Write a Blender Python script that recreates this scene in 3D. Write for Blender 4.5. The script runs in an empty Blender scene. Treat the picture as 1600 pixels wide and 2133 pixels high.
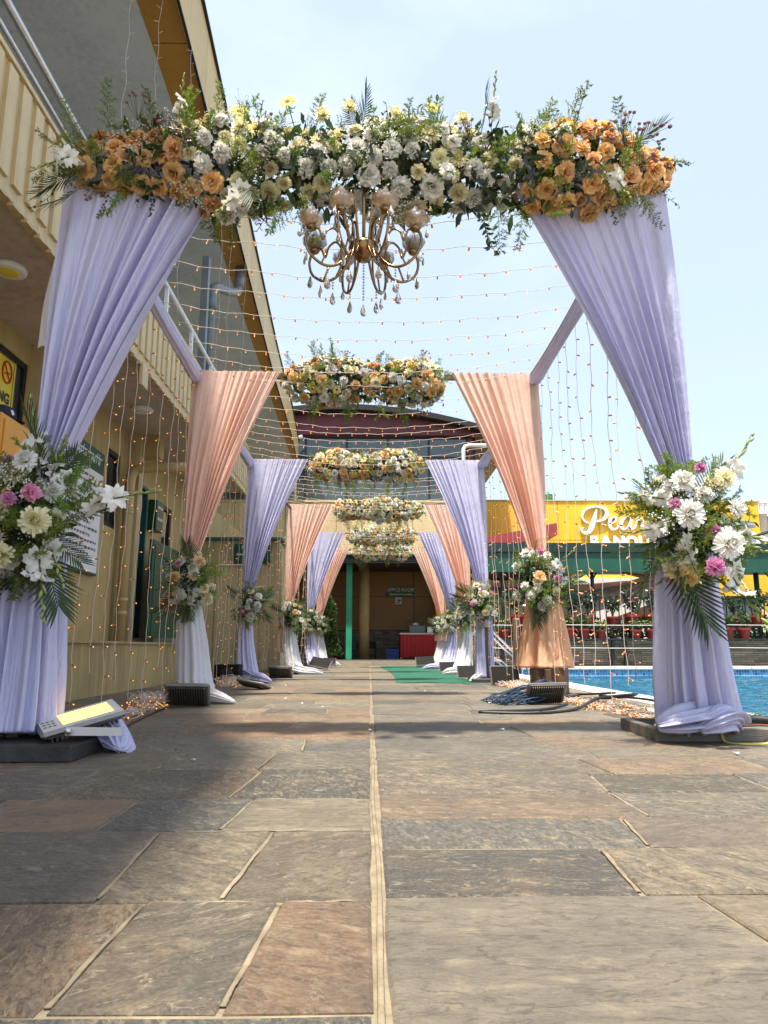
import bpy, math, random
from mathutils import Vector as V3, Matrix, Quaternion, noise as mnoise
random.seed(11)
D = bpy.data; SC = bpy.context.scene; COL = SC.collection
rnd = random.random
def U(a, b): return a + (b - a) * random.random()
R = math.radians; PI = math.pi; sin = math.sin; cos = math.cos

# ------------------------------------------------------------------ camera
cam = D.cameras.new('camera'); camo = D.objects.new('camera', cam); COL.objects.link(camo)
camo.location = (0, 0, .433)
camo.rotation_euler = (R(90 + 10.86), 0, R(-1.161))
cam.sensor_fit = 'VERTICAL'; cam.sensor_height = 36.0; cam.lens = 36.0 * 1480 / 2133
cam.clip_start = .05; cam.clip_end = 2000
SC.camera = camo
# ------------------------------------------------------------------ sky, sun, exposure
SUN = V3((.09, .289, -1.0)).normalized()          # direction in which the light travels
w = D.worlds.new('World'); SC.world = w; w.use_nodes = True
nt = w.node_tree; nt.nodes.clear()
sky = nt.nodes.new('ShaderNodeTexSky'); sky.sky_type = 'NISHITA'; sky.sun_disc = False
sky.sun_elevation = math.asin(-SUN.z); sky.sun_rotation = math.atan2(-SUN.x, -SUN.y)
sky.altitude = 1300; sky.air_density = 1.0; sky.dust_density = 5.0; sky.ozone_density = 1.0
tcw = nt.nodes.new('ShaderNodeTexCoord')
mpw = nt.nodes.new('ShaderNodeMapping'); mpw.inputs['Scale'].default_value = (1.0, 1.0, 2.2)
cl = nt.nodes.new('ShaderNodeTexNoise'); cl.inputs['Scale'].default_value = 2.1; cl.inputs['Detail'].default_value = 7; cl.inputs['Roughness'].default_value = .55
crw = nt.nodes.new('ShaderNodeMapRange'); crw.inputs[1].default_value = .50; crw.inputs[2].default_value = .80; crw.inputs[3].default_value = .47; crw.inputs[4].default_value = .66
mixw = nt.nodes.new('ShaderNodeMixRGB'); mixw.inputs[2].default_value = (6.1, 7.1, 8.2, 1)   # thin even high haze over the whole sky
bg = nt.nodes.new('ShaderNodeBackground'); bg.inputs['Strength'].default_value = .088
ow = nt.nodes.new('ShaderNodeOutputWorld')
L = nt.links.new
L(tcw.outputs['Generated'], mpw.inputs[0]); L(mpw.outputs[0], cl.inputs['Vector']); L(cl.outputs['Fac'], crw.inputs[0])
L(crw.outputs[0], mixw.inputs[0]); L(sky.outputs[0], mixw.inputs[1]); L(mixw.outputs[0], bg.inputs[0]); L(bg.outputs[0], ow.inputs[0])
sl = D.lights.new('sun', 'SUN'); sl.energy = 4.0; sl.angle = R(2.0); sl.color = (1, .92, .79)
so = D.objects.new('sun', sl); COL.objects.link(so)
so.rotation_euler = SUN.to_track_quat('-Z', 'Y').to_euler(); so.location = (0, 0, 30)
SC.view_settings.view_transform = 'Standard'; SC.view_settings.look = 'None'
SC.view_settings.exposure = 1.28; SC.view_settings.gamma = 1.0
SC.cycles.max_bounces = 8; SC.cycles.transparent_max_bounces = 16
SC.cycles.caustics_reflective = False; SC.cycles.caustics_refractive = False
SC.cycles.use_denoising = True

# ------------------------------------------------------------------ helpers
class MB:
    def __init__(s): s.v = []; s.f = []; s.m = []
    def add(s, vs, fs, m=0):
        o = len(s.v); s.v.extend([tuple(v) for v in vs])
        for f in fs: s.f.append(tuple(i + o for i in f)); s.m.append(m)
        return s
    def box(s, x0, x1, y0, y1, z0, z1, m=0):
        v = [(x0,y0,z0),(x1,y0,z0),(x1,y1,z0),(x0,y1,z0),(x0,y0,z1),(x1,y0,z1),(x1,y1,z1),(x0,y1,z1)]
        return s.add(v, [(0,3,2,1),(4,5,6,7),(0,1,5,4),(1,2,6,5),(2,3,7,6),(3,0,4,7)], m)
    def bbox(s, x0, x1, y0, y1, z0, z1, b=.004, m=0, M=None):
        # box with chamfered edges
        xs = (x0, x1); ys = (y0, y1); zs = (z0, z1); vs = []; idx = {}
        for i in (0,1):
            for j in (0,1):
                for k in (0,1):
                    sx = b if i == 0 else -b; sy = b if j == 0 else -b; sz = b if k == 0 else -b
                    for a, p in enumerate(((xs[i], ys[j]+sy, zs[k]+sz), (xs[i]+sx, ys[j], zs[k]+sz), (xs[i]+sx, ys[j]+sy, zs[k]))):
                        idx[i,j,k,a] = len(vs); vs.append(p)
        F = []
        for i in (0,1): q = [idx[i,0,0,0], idx[i,1,0,0], idx[i,1,1,0], idx[i,0,1,0]]; F.append(q if i else q[::-1])
        for j in (0,1): q = [idx[0,j,0,1], idx[1,j,0,1], idx[1,j,1,1], idx[0,j,1,1]]; F.append(q[::-1] if j else q)
        for k in (0,1): q = [idx[0,0,k,2], idx[1,0,k,2], idx[1,1,k,2], idx[0,1,k,2]]; F.append(q if k else q[::-1])
        for i in (0,1):
            for j in (0,1): q = [idx[i,j,0,0], idx[i,j,1,0], idx[i,j,1,1], idx[i,j,0,1]]; F.append(q if (i==j) else q[::-1])
            for k in (0,1): q = [idx[i,0,k,0], idx[i,1,k,0], idx[i,1,k,2], idx[i,0,k,2]]; F.append(q[::-1] if (i==k) else q)
        for j in (0,1):
            for k in (0,1): q = [idx[0,j,k,1], idx[1,j,k,1], idx[1,j,k,2], idx[0,j,k,2]]; F.append(q if (j==k) else q[::-1])
        for i in (0,1):
            for j in (0,1):
                for k in (0,1): q = [idx[i,j,k,0], idx[i,j,k,1], idx[i,j,k,2]]; F.append(q if (i+j+k) % 2 else q[::-1])
        if M is not None: vs = [M @ V3(p) for p in vs]
        return s.add(vs, F, m)
    def bar(s, p, q, w, h=None, m=0, up=(0,0,1)):
        p = V3(p); q = V3(q); h = h or w; d = (q - p).normalized(); up = V3(up)
        if abs(d.dot(up)) > .98: up = V3((0,1,0))
        a = d.cross(up).normalized() * w / 2; b = a.cross(d).normalized() * h / 2
        v = [p-a-b, p+a-b, p+a+b, p-a+b, q-a-b, q+a-b, q+a+b, q-a+b]
        return s.add(v, [(0,3,2,1),(4,5,6,7),(0,1,5,4),(1,2,6,5),(2,3,7,6),(3,0,4,7)], m)
    def tube(s, pts, r, n=6, m=0, cap=True, flat=None):
        pts = [V3(p) for p in pts]; N = len(pts)
        rr = r if isinstance(r, (list, tuple)) else [r] * N
        t0 = (pts[1] - pts[0]).normalized()
        a = t0.cross(V3((0,0,1)));
        if a.length < .05: a = t0.cross(V3((0,1,0)))
        a.normalize(); vs = []
        for i in range(N):
            t = (pts[min(i+1, N-1)] - pts[max(i-1, 0)])
            if t.length < 1e-9: t = t0
            t.normalize(); a = (a - t * a.dot(t))
            if a.length < 1e-6: a = t.cross(V3((.3,.5,.8)))
            a.normalize(); b = t.cross(a)
            for k in range(n):
                th = 2 * PI * k / n
                vs.append(pts[i] + a * cos(th) * rr[i] + b * sin(th) * rr[i] * (flat or 1))
        F = [(i*n+k, i*n+(k+1) % n, (i+1)*n+(k+1) % n, (i+1)*n+k) for i in range(N-1) for k in range(n)]
        if cap: F += [tuple(range(n))[::-1], tuple((N-1)*n + k for k in range(n))]
        return s.add(vs, F, m)
    def lathe(s, prof, n=16, c=(0,0,0), m=0, M=None):
        vs = []; N = len(prof)
        for (r, z) in prof:
            for k in range(n):
                p = V3((r * cos(2*PI*k/n), r * sin(2*PI*k/n), z))
                if M is not None: p = M @ p
                vs.append(p + V3(c))
        F = [(i*n+k, i*n+(k+1) % n, (i+1)*n+(k+1) % n, (i+1)*n+k) for i in range(N-1) for k in range(n)]
        if prof[0][0] > 1e-4: F.append(tuple(range(n))[::-1])
        if prof[-1][0] > 1e-4: F.append(tuple((N-1)*n + k for k in range(n)))
        return s.add(vs, F, m)
    def ball(s, c, r, n=8, m=0, sz=1):
        h = max(3, n // 2)
        return s.lathe([(max(1e-5, r*sin(PI*i/h)), -r*cos(PI*i/h)*sz) for i in range(h+1)], n, c, m)
    def mesh(s, name, mats, smooth=False, origin=(0,0,0)):
        me = D.meshes.new(name); ox, oy, oz = origin
        me.from_pydata([(x-ox, y-oy, z-oz) for (x, y, z) in s.v], [], s.f)
        for mm in (mats if isinstance(mats, (list, tuple)) else [mats]): me.materials.append(mm)
        if any(s.m): me.polygons.foreach_set('material_index', s.m)
        if smooth: me.polygons.foreach_set('use_smooth', [True] * len(me.polygons))
        me.update(); return me
def root_of(o):
    while o.parent: o = o.parent
    return o
def inst(name, me, parent=None, loc=(0,0,0), quat=None, scale=None):
    o = D.objects.new(name, me); COL.objects.link(o)
    if parent is not None:
        o.parent = parent; r = root_of(parent)
        loc = V3(loc) - r.location
    o.location = loc
    if quat is not None: o.rotation_mode = 'QUATERNION'; o.rotation_quaternion = quat
    if scale is not None: o.scale = (scale,)*3 if isinstance(scale, (int, float)) else scale
    return o
def part(name, mb, mats, parent, smooth=False):
    r = root_of(parent).location
    o = D.objects.new(name, mb.mesh(name, mats, smooth, tuple(r))); COL.objects.link(o); o.parent = parent
    return o
def tag(o, label, cat, group=None):
    o['label'] = label; o['category'] = cat
    if group: o['group'] = group
    return o
def thing(name, loc, label, cat, group=None):
    o = D.objects.new(name, None); COL.objects.link(o); o.location = loc; o.empty_display_size = .1
    return tag(o, label, cat, group)
def single(name, mb, mats, label, cat, group=None, smooth=False, origin=None):
    if origin is None:
        origin = tuple(sum(v[i] for v in mb.v) / len(mb.v) for i in range(3))
    o = D.objects.new(name, mb.mesh(name, mats, smooth, origin)); COL.objects.link(o); o.location = origin
    return tag(o, label, cat, group)
def struct(name, mb, mats, smooth=False):
    o = D.objects.new(name, mb.mesh(name, mats, smooth)); COL.objects.link(o); o['kind'] = 'structure'
    return o
def text_mb(txt, size, M, depth=.004, m=0, bold=0.0, align='CENTER', sx=1.0):
    """flat lettering from the built-in font, turned into a mesh"""
    c = D.curves.new('txt', 'FONT'); c.body = txt; c.size = size; c.extrude = depth; c.offset = bold
    c.align_x = align; c.align_y = 'CENTER'; c.resolution_u = 3
    o = D.objects.new('txt', c); COL.objects.link(o)
    dg = bpy.context.evaluated_depsgraph_get()
    me = D.meshes.new_from_object(o.evaluated_get(dg))
    mb = MB(); mb.add([M @ V3((v.co.x * sx, v.co.y, v.co.z)) for v in me.vertices], [tuple(p.vertices) for p in me.polygons], m)
    D.objects.remove(o); D.curves.remove(c); D.meshes.remove(me)
    return mb
def face_M(loc, right, up):
    r = V3(right).normalized(); u = V3(up).normalized(); n = r.cross(u)
    return Matrix(((r.x, u.x, n.x, loc[0]), (r.y, u.y, n.y, loc[1]), (r.z, u.z, n.z, loc[2]), (0, 0, 0, 1)))
ORD = ['first', 'second', 'third', 'fourth', 'fifth', 'sixth', 'seventh', 'eighth', 'ninth', 'tenth', 'eleventh', 'twelfth', 'thirteenth', 'fourteenth']

# ------------------------------------------------------------------ materials
def newmat(name):
    m = D.materials.new(name); m.use_nodes = True; t = m.node_tree
    b = t.nodes['Principled BSDF']; return m, t, b
def nd(t, typ, **kw):
    n = t.nodes.new(typ)
    for k, v in kw.items():
        if k in n.inputs: n.inputs[k].default_value = v
        else: setattr(n, k, v)
    return n
def M_(name, col, rough=.6, metal=0, var=.12, scale=6, bump=0, bscale=None, spec=.5, objvar=0.0, stretch=(1,1,1), coat=0, streak=0.0):
    """plain procedural paint / plastic / metal: colour with cloudy wear, optional relief and per-object variation"""
    m, t, b = newmat(name); L = t.links.new
    tc = nd(t, 'ShaderNodeTexCoord'); mp = nd(t, 'ShaderNodeMapping'); mp.inputs['Scale'].default_value = stretch
    L(tc.outputs['Object'], mp.inputs[0])
    n = nd(t, 'ShaderNodeTexNoise', Scale=scale, Detail=6.0, Roughness=.6); L(mp.outputs[0], n.inputs['Vector'])
    r = nd(t, 'ShaderNodeValToRGB'); e = r.color_ramp.elements
    e[0].position = .3; e[1].position = .72
    e[0].color = tuple(c * (1 - var) for c in col) + (1,); e[1].color = tuple(min(1, c * (1 + var)) for c in col) + (1,)
    L(n.outputs['Fac'], r.inputs[0]); out = r.outputs[0]
    if streak:   # rain streaks and grime with a shape of their own
        ms = nd(t, 'ShaderNodeMapping'); ms.inputs['Scale'].default_value = (9, 9, .55); L(tc.outputs['Object'], ms.inputs[0])
        ns = nd(t, 'ShaderNodeTexNoise', Scale=1.6, Detail=7.0, Roughness=.65); L(ms.outputs[0], ns.inputs['Vector'])
        ng = nd(t, 'ShaderNodeTexNoise', Scale=.9, Detail=5.0, Roughness=.6); L(tc.outputs['Object'], ng.inputs['Vector'])
        mu = nd(t, 'ShaderNodeMath', operation='MULTIPLY'); L(ns.outputs['Fac'], mu.inputs[0]); L(ng.outputs['Fac'], mu.inputs[1])
        mg = nd(t, 'ShaderNodeMapRange'); mg.inputs[1].default_value = .22; mg.inputs[2].default_value = .38; mg.inputs[4].default_value = streak; L(mu.outputs[0], mg.inputs[0])
        mxs = nd(t, 'ShaderNodeMixRGB'); mxs.inputs[2].default_value = tuple(c*.45 for c in col) + (1,); L(mg.outputs[0], mxs.inputs[0]); L(out, mxs.inputs[1]); out = mxs.outputs[0]
    if objvar:
        oi = nd(t, 'ShaderNodeObjectInfo'); hs = nd(t, 'ShaderNodeHueSaturation')
        mr = nd(t, 'ShaderNodeMapRange'); mr.inputs[3].default_value = 1 - objvar; mr.inputs[4].default_value = 1 + objvar
        L(oi.outputs['Random'], mr.inputs[0]); L(mr.outputs[0], hs.inputs['Value']); L(out, hs.inputs['Color']); out = hs.outputs[0]
    L(out, b.inputs['Base Color'])
    b.inputs['Roughness'].default_value = rough; b.inputs['Metallic'].default_value = metal
    b.inputs['Specular IOR Level'].default_value = spec; b.inputs['Coat Weight'].default_value = coat
    if bump:
        n2 = nd(t, 'ShaderNodeTexNoise', Scale=bscale or scale * 8, Detail=5.0); L(mp.outputs[0], n2.inputs['Vector'])
        bp = nd(t, 'ShaderNodeBump', Strength=bump, Distance=.01); L(n2.outputs['Fac'], bp.inputs['Height']); L(bp.outputs[0], b.inputs['Normal'])
    return m
def M_thin(name, col, trans=.35, rough=.6, var=.1, objvar=.12, sat=.0, sheen=0, scale=40, gloss=.04, hue=0.0):
    """petal / leaf / cloth: diffuse + light shining through + a weak sheen"""
    m, t, b = newmat(name); L = t.links.new; t.nodes.remove(b); out = t.nodes['Material Output']
    tc = nd(t, 'ShaderNodeTexCoord'); n = nd(t, 'ShaderNodeTexNoise', Scale=scale, Detail=3.0); L(tc.outputs['Object'], n.inputs['Vector'])
    r = nd(t, 'ShaderNodeValToRGB'); e = r.color_ramp.elements; e[0].position = .3; e[1].position = .7
    e[0].color = tuple(c * (1 - var) for c in col) + (1,); e[1].color = tuple(min(1, c * (1 + var)) for c in col) + (1,)
    L(n.outputs['Fac'], r.inputs[0])
    oi = nd(t, 'ShaderNodeObjectInfo'); hs = nd(t, 'ShaderNodeHueSaturation')
    mr = nd(t, 'ShaderNodeMapRange'); mr.inputs[3].default_value = 1 - objvar; mr.inputs[4].default_value = 1 + objvar * .6
    L(oi.outputs['Random'], mr.inputs[0]); L(mr.outputs[0], hs.inputs['Value']); L(r.outputs[0], hs.inputs['Color'])
    if hue:
        mh = nd(t, 'ShaderNodeMapRange'); mh.inputs[3].default_value = .5 - hue; mh.inputs[4].default_value = .5 + hue
        mu = nd(t, 'ShaderNodeMath', operation='FRACT'); m5 = nd(t, 'ShaderNodeMath', operation='MULTIPLY'); m5.inputs[1].default_value = 7.3
        L(oi.outputs['Random'], m5.inputs[0]); L(m5.outputs[0], mu.inputs[0]); L(mu.outputs[0], mh.inputs[0]); L(mh.outputs[0], hs.inputs['Hue'])
    df = nd(t, 'ShaderNodeBsdfDiffuse'); tr = nd(t, 'ShaderNodeBsdfTranslucent'); mx = nd(t, 'ShaderNodeMixShader'); mx.inputs[0].default_value = trans
    gl = nd(t, 'ShaderNodeBsdfGlossy', Roughness=rough); m2 = nd(t, 'ShaderNodeMixShader'); m2.inputs[0].default_value = gloss
    L(hs.outputs[0], df.inputs[0]); L(hs.outputs[0], tr.inputs[0]); L(df.outputs[0], mx.inputs[1]); L(tr.outputs[0], mx.inputs[2])
    L(mx.outputs[0], m2.inputs[1]); L(gl.outputs[0], m2.inputs[2]); L(m2.outputs[0], out.inputs[0])
    return m
def M_emit(name, col, st):
    m, t, b = newmat(name); b.inputs['Base Color'].default_value = col + (1,)
    b.inputs['Emission Color'].default_value = col + (1,); b.inputs['Emission Strength'].default_value = st
    return m
def M_glass(name, col, rough=.05, trans=.7, tint_metal=0):
    m, t, b = newmat(name); b.inputs['Base Color'].default_value = col + (1,); b.inputs['Roughness'].default_value = rough
    b.inputs['Transmission Weight'].default_value = trans; b.inputs['IOR'].default_value = 1.45; b.inputs['Metallic'].default_value = tint_metal
    return m
def M_cloth(name, col, trans=.3, gloss=.06, weave=900, see=0.0):
    m, t, b = newmat(name); L = t.links.new; t.nodes.remove(b); out = t.nodes['Material Output']
    tc = nd(t, 'ShaderNodeTexCoord')
    n = nd(t, 'ShaderNodeTexNoise', Scale=3.0, Detail=4.0); L(tc.outputs['Object'], n.inputs['Vector'])
    r = nd(t, 'ShaderNodeValToRGB'); e = r.color_ramp.elements; e[0].position = .3; e[1].position = .75
    e[0].color = tuple(c * .93 for c in col) + (1,); e[1].color = tuple(min(1, c * 1.05) for c in col) + (1,)
    L(n.outputs['Fac'], r.inputs[0])
    mp = nd(t, 'ShaderNodeMapping'); mp.inputs['Scale'].default_value = (30, 30, 3); L(tc.outputs['Object'], mp.inputs[0])
    n2 = nd(t, 'ShaderNodeTexNoise', Scale=3.0, Detail=4.0); L(mp.outputs[0], n2.inputs['Vector'])
    n3 = nd(t, 'ShaderNodeTexNoise', Scale=11.0, Detail=6.0, Roughness=.55, Distortion=.8); L(tc.outputs['Object'], n3.inputs['Vector'])
    hsum = nd(t, 'ShaderNodeMath', operation='MULTIPLY_ADD'); hsum.inputs[1].default_value = 1.3; L(n3.outputs['Fac'], hsum.inputs[0]); L(n2.outputs['Fac'], hsum.inputs[2])
    bp = nd(t, 'ShaderNodeBump', Strength=.45, Distance=.014); L(hsum.outputs[0], bp.inputs['Height'])
    df = nd(t, 'ShaderNodeBsdfDiffuse'); tr = nd(t, 'ShaderNodeBsdfTranslucent'); mx = nd(t, 'ShaderNodeMixShader'); mx.inputs[0].default_value = trans
    gl = nd(t, 'ShaderNodeBsdfGlossy', Roughness=.42); m2 = nd(t, 'ShaderNodeMixShader'); m2.inputs[0].default_value = gloss
    for s in (df, tr, gl): L(bp.outputs[0], s.inputs['Normal'])
    L(r.outputs[0], df.inputs[0]); L(r.outputs[0], tr.inputs[0]); L(df.outputs[0], mx.inputs[1]); L(tr.outputs[0], mx.inputs[2])
    L(mx.outputs[0], m2.inputs[1]); L(gl.outputs[0], m2.inputs[2]); last = m2.outputs[0]
    if see:
        tp = nd(t, 'ShaderNodeBsdfTransparent'); m3 = nd(t, 'ShaderNodeMixShader'); m3.inputs[0].default_value = see
        L(last, m3.inputs[1]); L(tp.outputs[0], m3.inputs[2]); last = m3.outputs[0]
    L(last, out.inputs[0]); return m

def stone_mat():
    m, t, b = newmat('slate'); L = t.links.new
    tc = nd(t, 'ShaderNodeTexCoord'); oi = nd(t, 'ShaderNodeObjectInfo')
    def math_(op, a, bb=None, c=None):
        n = nd(t, 'ShaderNodeMath', operation=op)
        for i, x in enumerate((a, bb, c)):
            if x is None: continue
            if isinstance(x, (int, float)): n.inputs[i].default_value = x
            else: L(x, n.inputs[i])
        return n.outputs[0]
    r1 = oi.outputs['Random']
    r2 = math_('FRACT', math_('MULTIPLY', r1, 13.7)); r3 = math_('FRACT', math_('MULTIPLY', r1, 37.3)); r4 = math_('FRACT', math_('MULTIPLY', r1, 71.9))
    off = nd(t, 'ShaderNodeCombineXYZ'); L(math_('MULTIPLY', r2, 40), off.inputs[0]); L(math_('MULTIPLY', r3, 40), off.inputs[1]); L(math_('MULTIPLY', r4, 20), off.inputs[2])
    rot = nd(t, 'ShaderNodeCombineXYZ'); L(math_('MULTIPLY', math_('SUBTRACT', r4, .35), 2.0), rot.inputs[2])
    mp = nd(t, 'ShaderNodeMapping'); L(tc.outputs['Object'], mp.inputs['Vector']); L(off.outputs[0], mp.inputs['Location']); L(rot.outputs[0], mp.inputs['Rotation'])
    ms = nd(t, 'ShaderNodeMapping'); ms.inputs['Scale'].default_value = (1.7, 4.2, 3); L(mp.outputs[0], ms.inputs['Vector'])
    def noise(vec, sc, det=6, ro=.6, dis=0):
        n = nd(t, 'ShaderNodeTexNoise', Scale=sc, Detail=det, Roughness=ro, Distortion=dis); L(vec, n.inputs['Vector']); return n.outputs['Fac']
    big = noise(mp.outputs[0], 4.5, 6); grain = noise(ms.outputs[0], 7, 12, .74, .5); fine = noise(mp.outputs[0], 150, 5, .75); mid = noise(mp.outputs[0], 34, 8, .72)
    mf = nd(t, 'ShaderNodeMapping'); mf.inputs['Scale'].default_value = (60, 105, 20); L(mp.outputs[0], mf.inputs['Vector']); fleck = noise(mf.outputs[0], 1.0, 4, .7)
    base = nd(t, 'ShaderNodeValToRGB'); base.color_ramp.interpolation = 'CONSTANT'; e = base.color_ramp.elements
    cols = [(0.169, 0.155, 0.121), (0.1, 0.097, 0.086), (0.205, 0.167, 0.119), (0.14, 0.134, 0.111), (0.199, 0.139, 0.092), (0.101, 0.097, 0.077), (0.191, 0.165, 0.122), (0.052, 0.054, 0.049), (0.154, 0.116, 0.085), (0.127, 0.121, 0.097)]
    while len(e) < len(cols): e.new(.5)
    for i, c in enumerate(cols): e[i].position = i / len(cols); e[i].color = c + (1,)
    L(r2, base.inputs[0])
    def mix(f, a, c, typ='MIX'):
        n = nd(t, 'ShaderNodeMixRGB', blend_type=typ)
        for i, x in enumerate((f, a, c)):
            if isinstance(x, (int, float)): n.inputs[i].default_value = x
            elif isinstance(x, tuple): n.inputs[i].default_value = x + (1,)
            else: L(x, n.inputs[i])
        return n.outputs[0]
    def rng(x, a, bb, c=0, d=1):
        n = nd(t, 'ShaderNodeMapRange'); n.inputs[1].default_value = a; n.inputs[2].default_value = bb; n.inputs[3].default_value = c; n.inputs[4].default_value = d; L(x, n.inputs[0]); return n.outputs[0]
    tint = nd(t, 'ShaderNodeMixRGB', blend_type='MULTIPLY'); tint.inputs[0].default_value = 1; L(base.outputs[0], tint.inputs[1]); L(oi.outputs['Color'], tint.inputs[2]); base = tint
    rust = mix(rng(big, .45, .65, 0, .6), base.outputs[0], (.19, .115, .066))
    rust = mix(math_('MULTIPLY', rng(r3, .3, 1), 1), base.outputs[0], rust)
    c = mix(math_('MULTIPLY', rng(grain, .36, .54, .75, 0), rng(r3, 0, 1, .4, 1)), rust, (.055, .053, .046))
    c = mix(rng(fine, .44, .64, .0, .5), c, (.24, .205, .15))
    c = mix(math_('MULTIPLY', rng(fleck, .55, .63, 0, .6), rng(r4, .35, .75, .05, 1)), c, (.30, .26, .185))
    c = mix(math_('MULTIPLY', rng(fleck, .45, .37, 0, .6), rng(r4, .35, .75, .1, 1)), c, (.040, .038, .033))
    c = mix(math_('MULTIPLY', rng(big, .56, .66, 0, .40), rng(mid, .40, .56)), c, (.30, .245, .16))
    # sandy dust caught in the clefts: thin pale streaks and edges
    dust = math_('MULTIPLY', rng(grain, .53, .62, 0, 1), rng(mid, .40, .60, 0, 1))
    c = mix(math_('MULTIPLY', dust, rng(r4, 0, 1, .35, .9)), c, (.36, .285, .18))
    vein = nd(t, 'ShaderNodeTexNoise', Scale=2.3, Detail=9.0, Roughness=.58, Distortion=.6); L(ms.outputs[0], vein.inputs['Vector'])
    lay = math_('MULTIPLY', vein.outputs['Fac'], 9.0); fr_ = math_('FRACT', lay); step = math_('SUBTRACT', lay, fr_)
    edge = math_('MULTIPLY', rng(fr_, .0, .16, 1, 0), rng(mid, .38, .56))
    c = mix(rng(big, .36, .50, .40, 0), c, (.075, .071, .062))
    c = mix(math_('MULTIPLY', edge, rng(r3, .0, 1, .45, .95)), c, (.44, .365, .25))
    c = mix(math_('MULTIPLY', rng(fr_, .70, 1.0, 0, .60), rng(mid, .60, .42)), c, (.040, .038, .033))
    L(c, b.inputs['Base Color'])
    b.inputs['Specular IOR Level'].default_value = .45
    L(rng(grain, .3, .7, .42, .68), b.inputs['Roughness'])
    hgt = math_('ADD', math_('ADD', math_('MULTIPLY', grain, .8), math_('MULTIPLY', math_('ADD', step, rng(fr_, .0, .12)), .16)), math_('ADD', math_('MULTIPLY', fine, .22), math_('MULTIPLY', mid, .45)))
    bp = nd(t, 'ShaderNodeBump', Strength=.95, Distance=.014); L(hgt, bp.inputs['Height']); L(bp.outputs[0], b.inputs['Normal'])
    return m
def cell_mat(name, cols, scale, squash=(1,1,1), grout=(.5,.5,.5), gw=.06, rough=.3, offset=0, bump=.3, plane='XZ'):
    """small regular pieces too far away to pick apart (pool mosaic, ledge stone): a brick pattern with a colour per cell"""
    m, t, b = newmat(name); L = t.links.new
    tc = nd(t, 'ShaderNodeTexCoord'); mp = nd(t, 'ShaderNodeMapping'); L(tc.outputs['Object'], mp.inputs[0])
    if plane == 'XZ': mp.inputs['Rotation'].default_value = (R(-90), 0, 0)
    if plane == 'YZ': mp.inputs['Rotation'].default_value = (R(-90), 0, R(90))
    br = nd(t, 'ShaderNodeTexBrick'); br.offset = offset; br.inputs['Scale'].default_value = scale
    br.inputs['Brick Width'].default_value = squash[0]; br.inputs['Row Height'].default_value = squash[1]; br.inputs['Mortar Size'].default_value = gw * squash[1]
    br.inputs['Color1'].default_value = (0,0,0,1); br.inputs['Color2'].default_value = (1,1,1,1); br.inputs['Mortar'].default_value = (.5,.5,.5,1)
    L(mp.outputs[0], br.inputs['Vector'])
    r = nd(t, 'ShaderNodeValToRGB'); e = r.color_ramp.elements
    while len(e) < len(cols): e.new(.5)
    for i, c in enumerate(cols): e[i].position = i / max(1, len(cols) - 1); e[i].color = c + (1,)
    n = nd(t, 'ShaderNodeTexNoise', Scale=9.0, Detail=3.0); L(mp.outputs[0], n.inputs['Vector'])
    L(br.outputs['Color'], r.inputs[0])
    mx = nd(t, 'ShaderNodeMixRGB'); mx.inputs[2].default_value = grout + (1,); L(br.outputs['Fac'], mx.inputs[0]); L(r.outputs[0], mx.inputs[1])
    L(mx.outputs[0], b.inputs['Base Color']); b.inputs['Roughness'].default_value = rough
    if bump:
        iv = nd(t, 'ShaderNodeMath', operation='SUBTRACT'); iv.inputs[0].default_value = 1; L(br.outputs['Fac'], iv.inputs[1])
        bp = nd(t, 'ShaderNodeBump', Strength=bump, Distance=.01); L(iv.outputs[0], bp.inputs['Height']); L(bp.outputs[0], b.inputs['Normal'])
    return m
def water_mat():
    m, t, b = newmat('water'); L = t.links.new; t.nodes.remove(b); out = t.nodes['Material Output']
    tc = nd(t, 'ShaderNodeTexCoord'); mp = nd(t, 'ShaderNodeMapping'); mp.inputs['Scale'].default_value = (1.0, 1.25, 1); L(tc.outputs['Object'], mp.inputs[0])
    n1 = nd(t, 'ShaderNodeTexNoise', Scale=3.2, Detail=3.0, Roughness=.5, Distortion=.7); L(mp.outputs[0], n1.inputs['Vector'])
    n2 = nd(t, 'ShaderNodeTexNoise', Scale=11.0, Detail=2.0, Distortion=.5); L(mp.outputs[0], n2.inputs['Vector'])
    ad = nd(t, 'ShaderNodeMath', operation='MULTIPLY_ADD'); ad.inputs[1].default_value = .25; L(n2.outputs['Fac'], ad.inputs[0]); L(n1.outputs['Fac'], ad.inputs[2])
    bp = nd(t, 'ShaderNodeBump', Strength=1.0, Distance=.06); L(ad.outputs[0], bp.inputs['Height'])
    tr = nd(t, 'ShaderNodeBsdfRefraction', Roughness=0.0, IOR=1.33); tr.inputs[0].default_value = (.62, .90, .97, 1); L(bp.outputs[0], tr.inputs['Normal'])
    tp = nd(t, 'ShaderNodeBsdfTransparent'); tp.inputs[0].default_value = (.62, .90, .97, 1)
    mt = nd(t, 'ShaderNodeMixShader'); mt.inputs[0].default_value = .45; L(tr.outputs[0], mt.inputs[1]); L(tp.outputs[0], mt.inputs[2])
    gl = nd(t, 'ShaderNodeBsdfGlossy', Roughness=.03); L(bp.outputs[0], gl.inputs['Normal'])
    fr = nd(t, 'ShaderNodeFresnel', IOR=1.33); L(bp.outputs[0], fr.inputs['Normal'])
    mx = nd(t, 'ShaderNodeMixShader'); L(fr.outputs[0], mx.inputs[0]); L(mt.outputs[0], mx.inputs[1]); L(gl.outputs[0], mx.inputs[2]); L(mx.outputs[0], out.inputs[0])
    return m
mt = {}
mt['slate'] = stone_mat()
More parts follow.
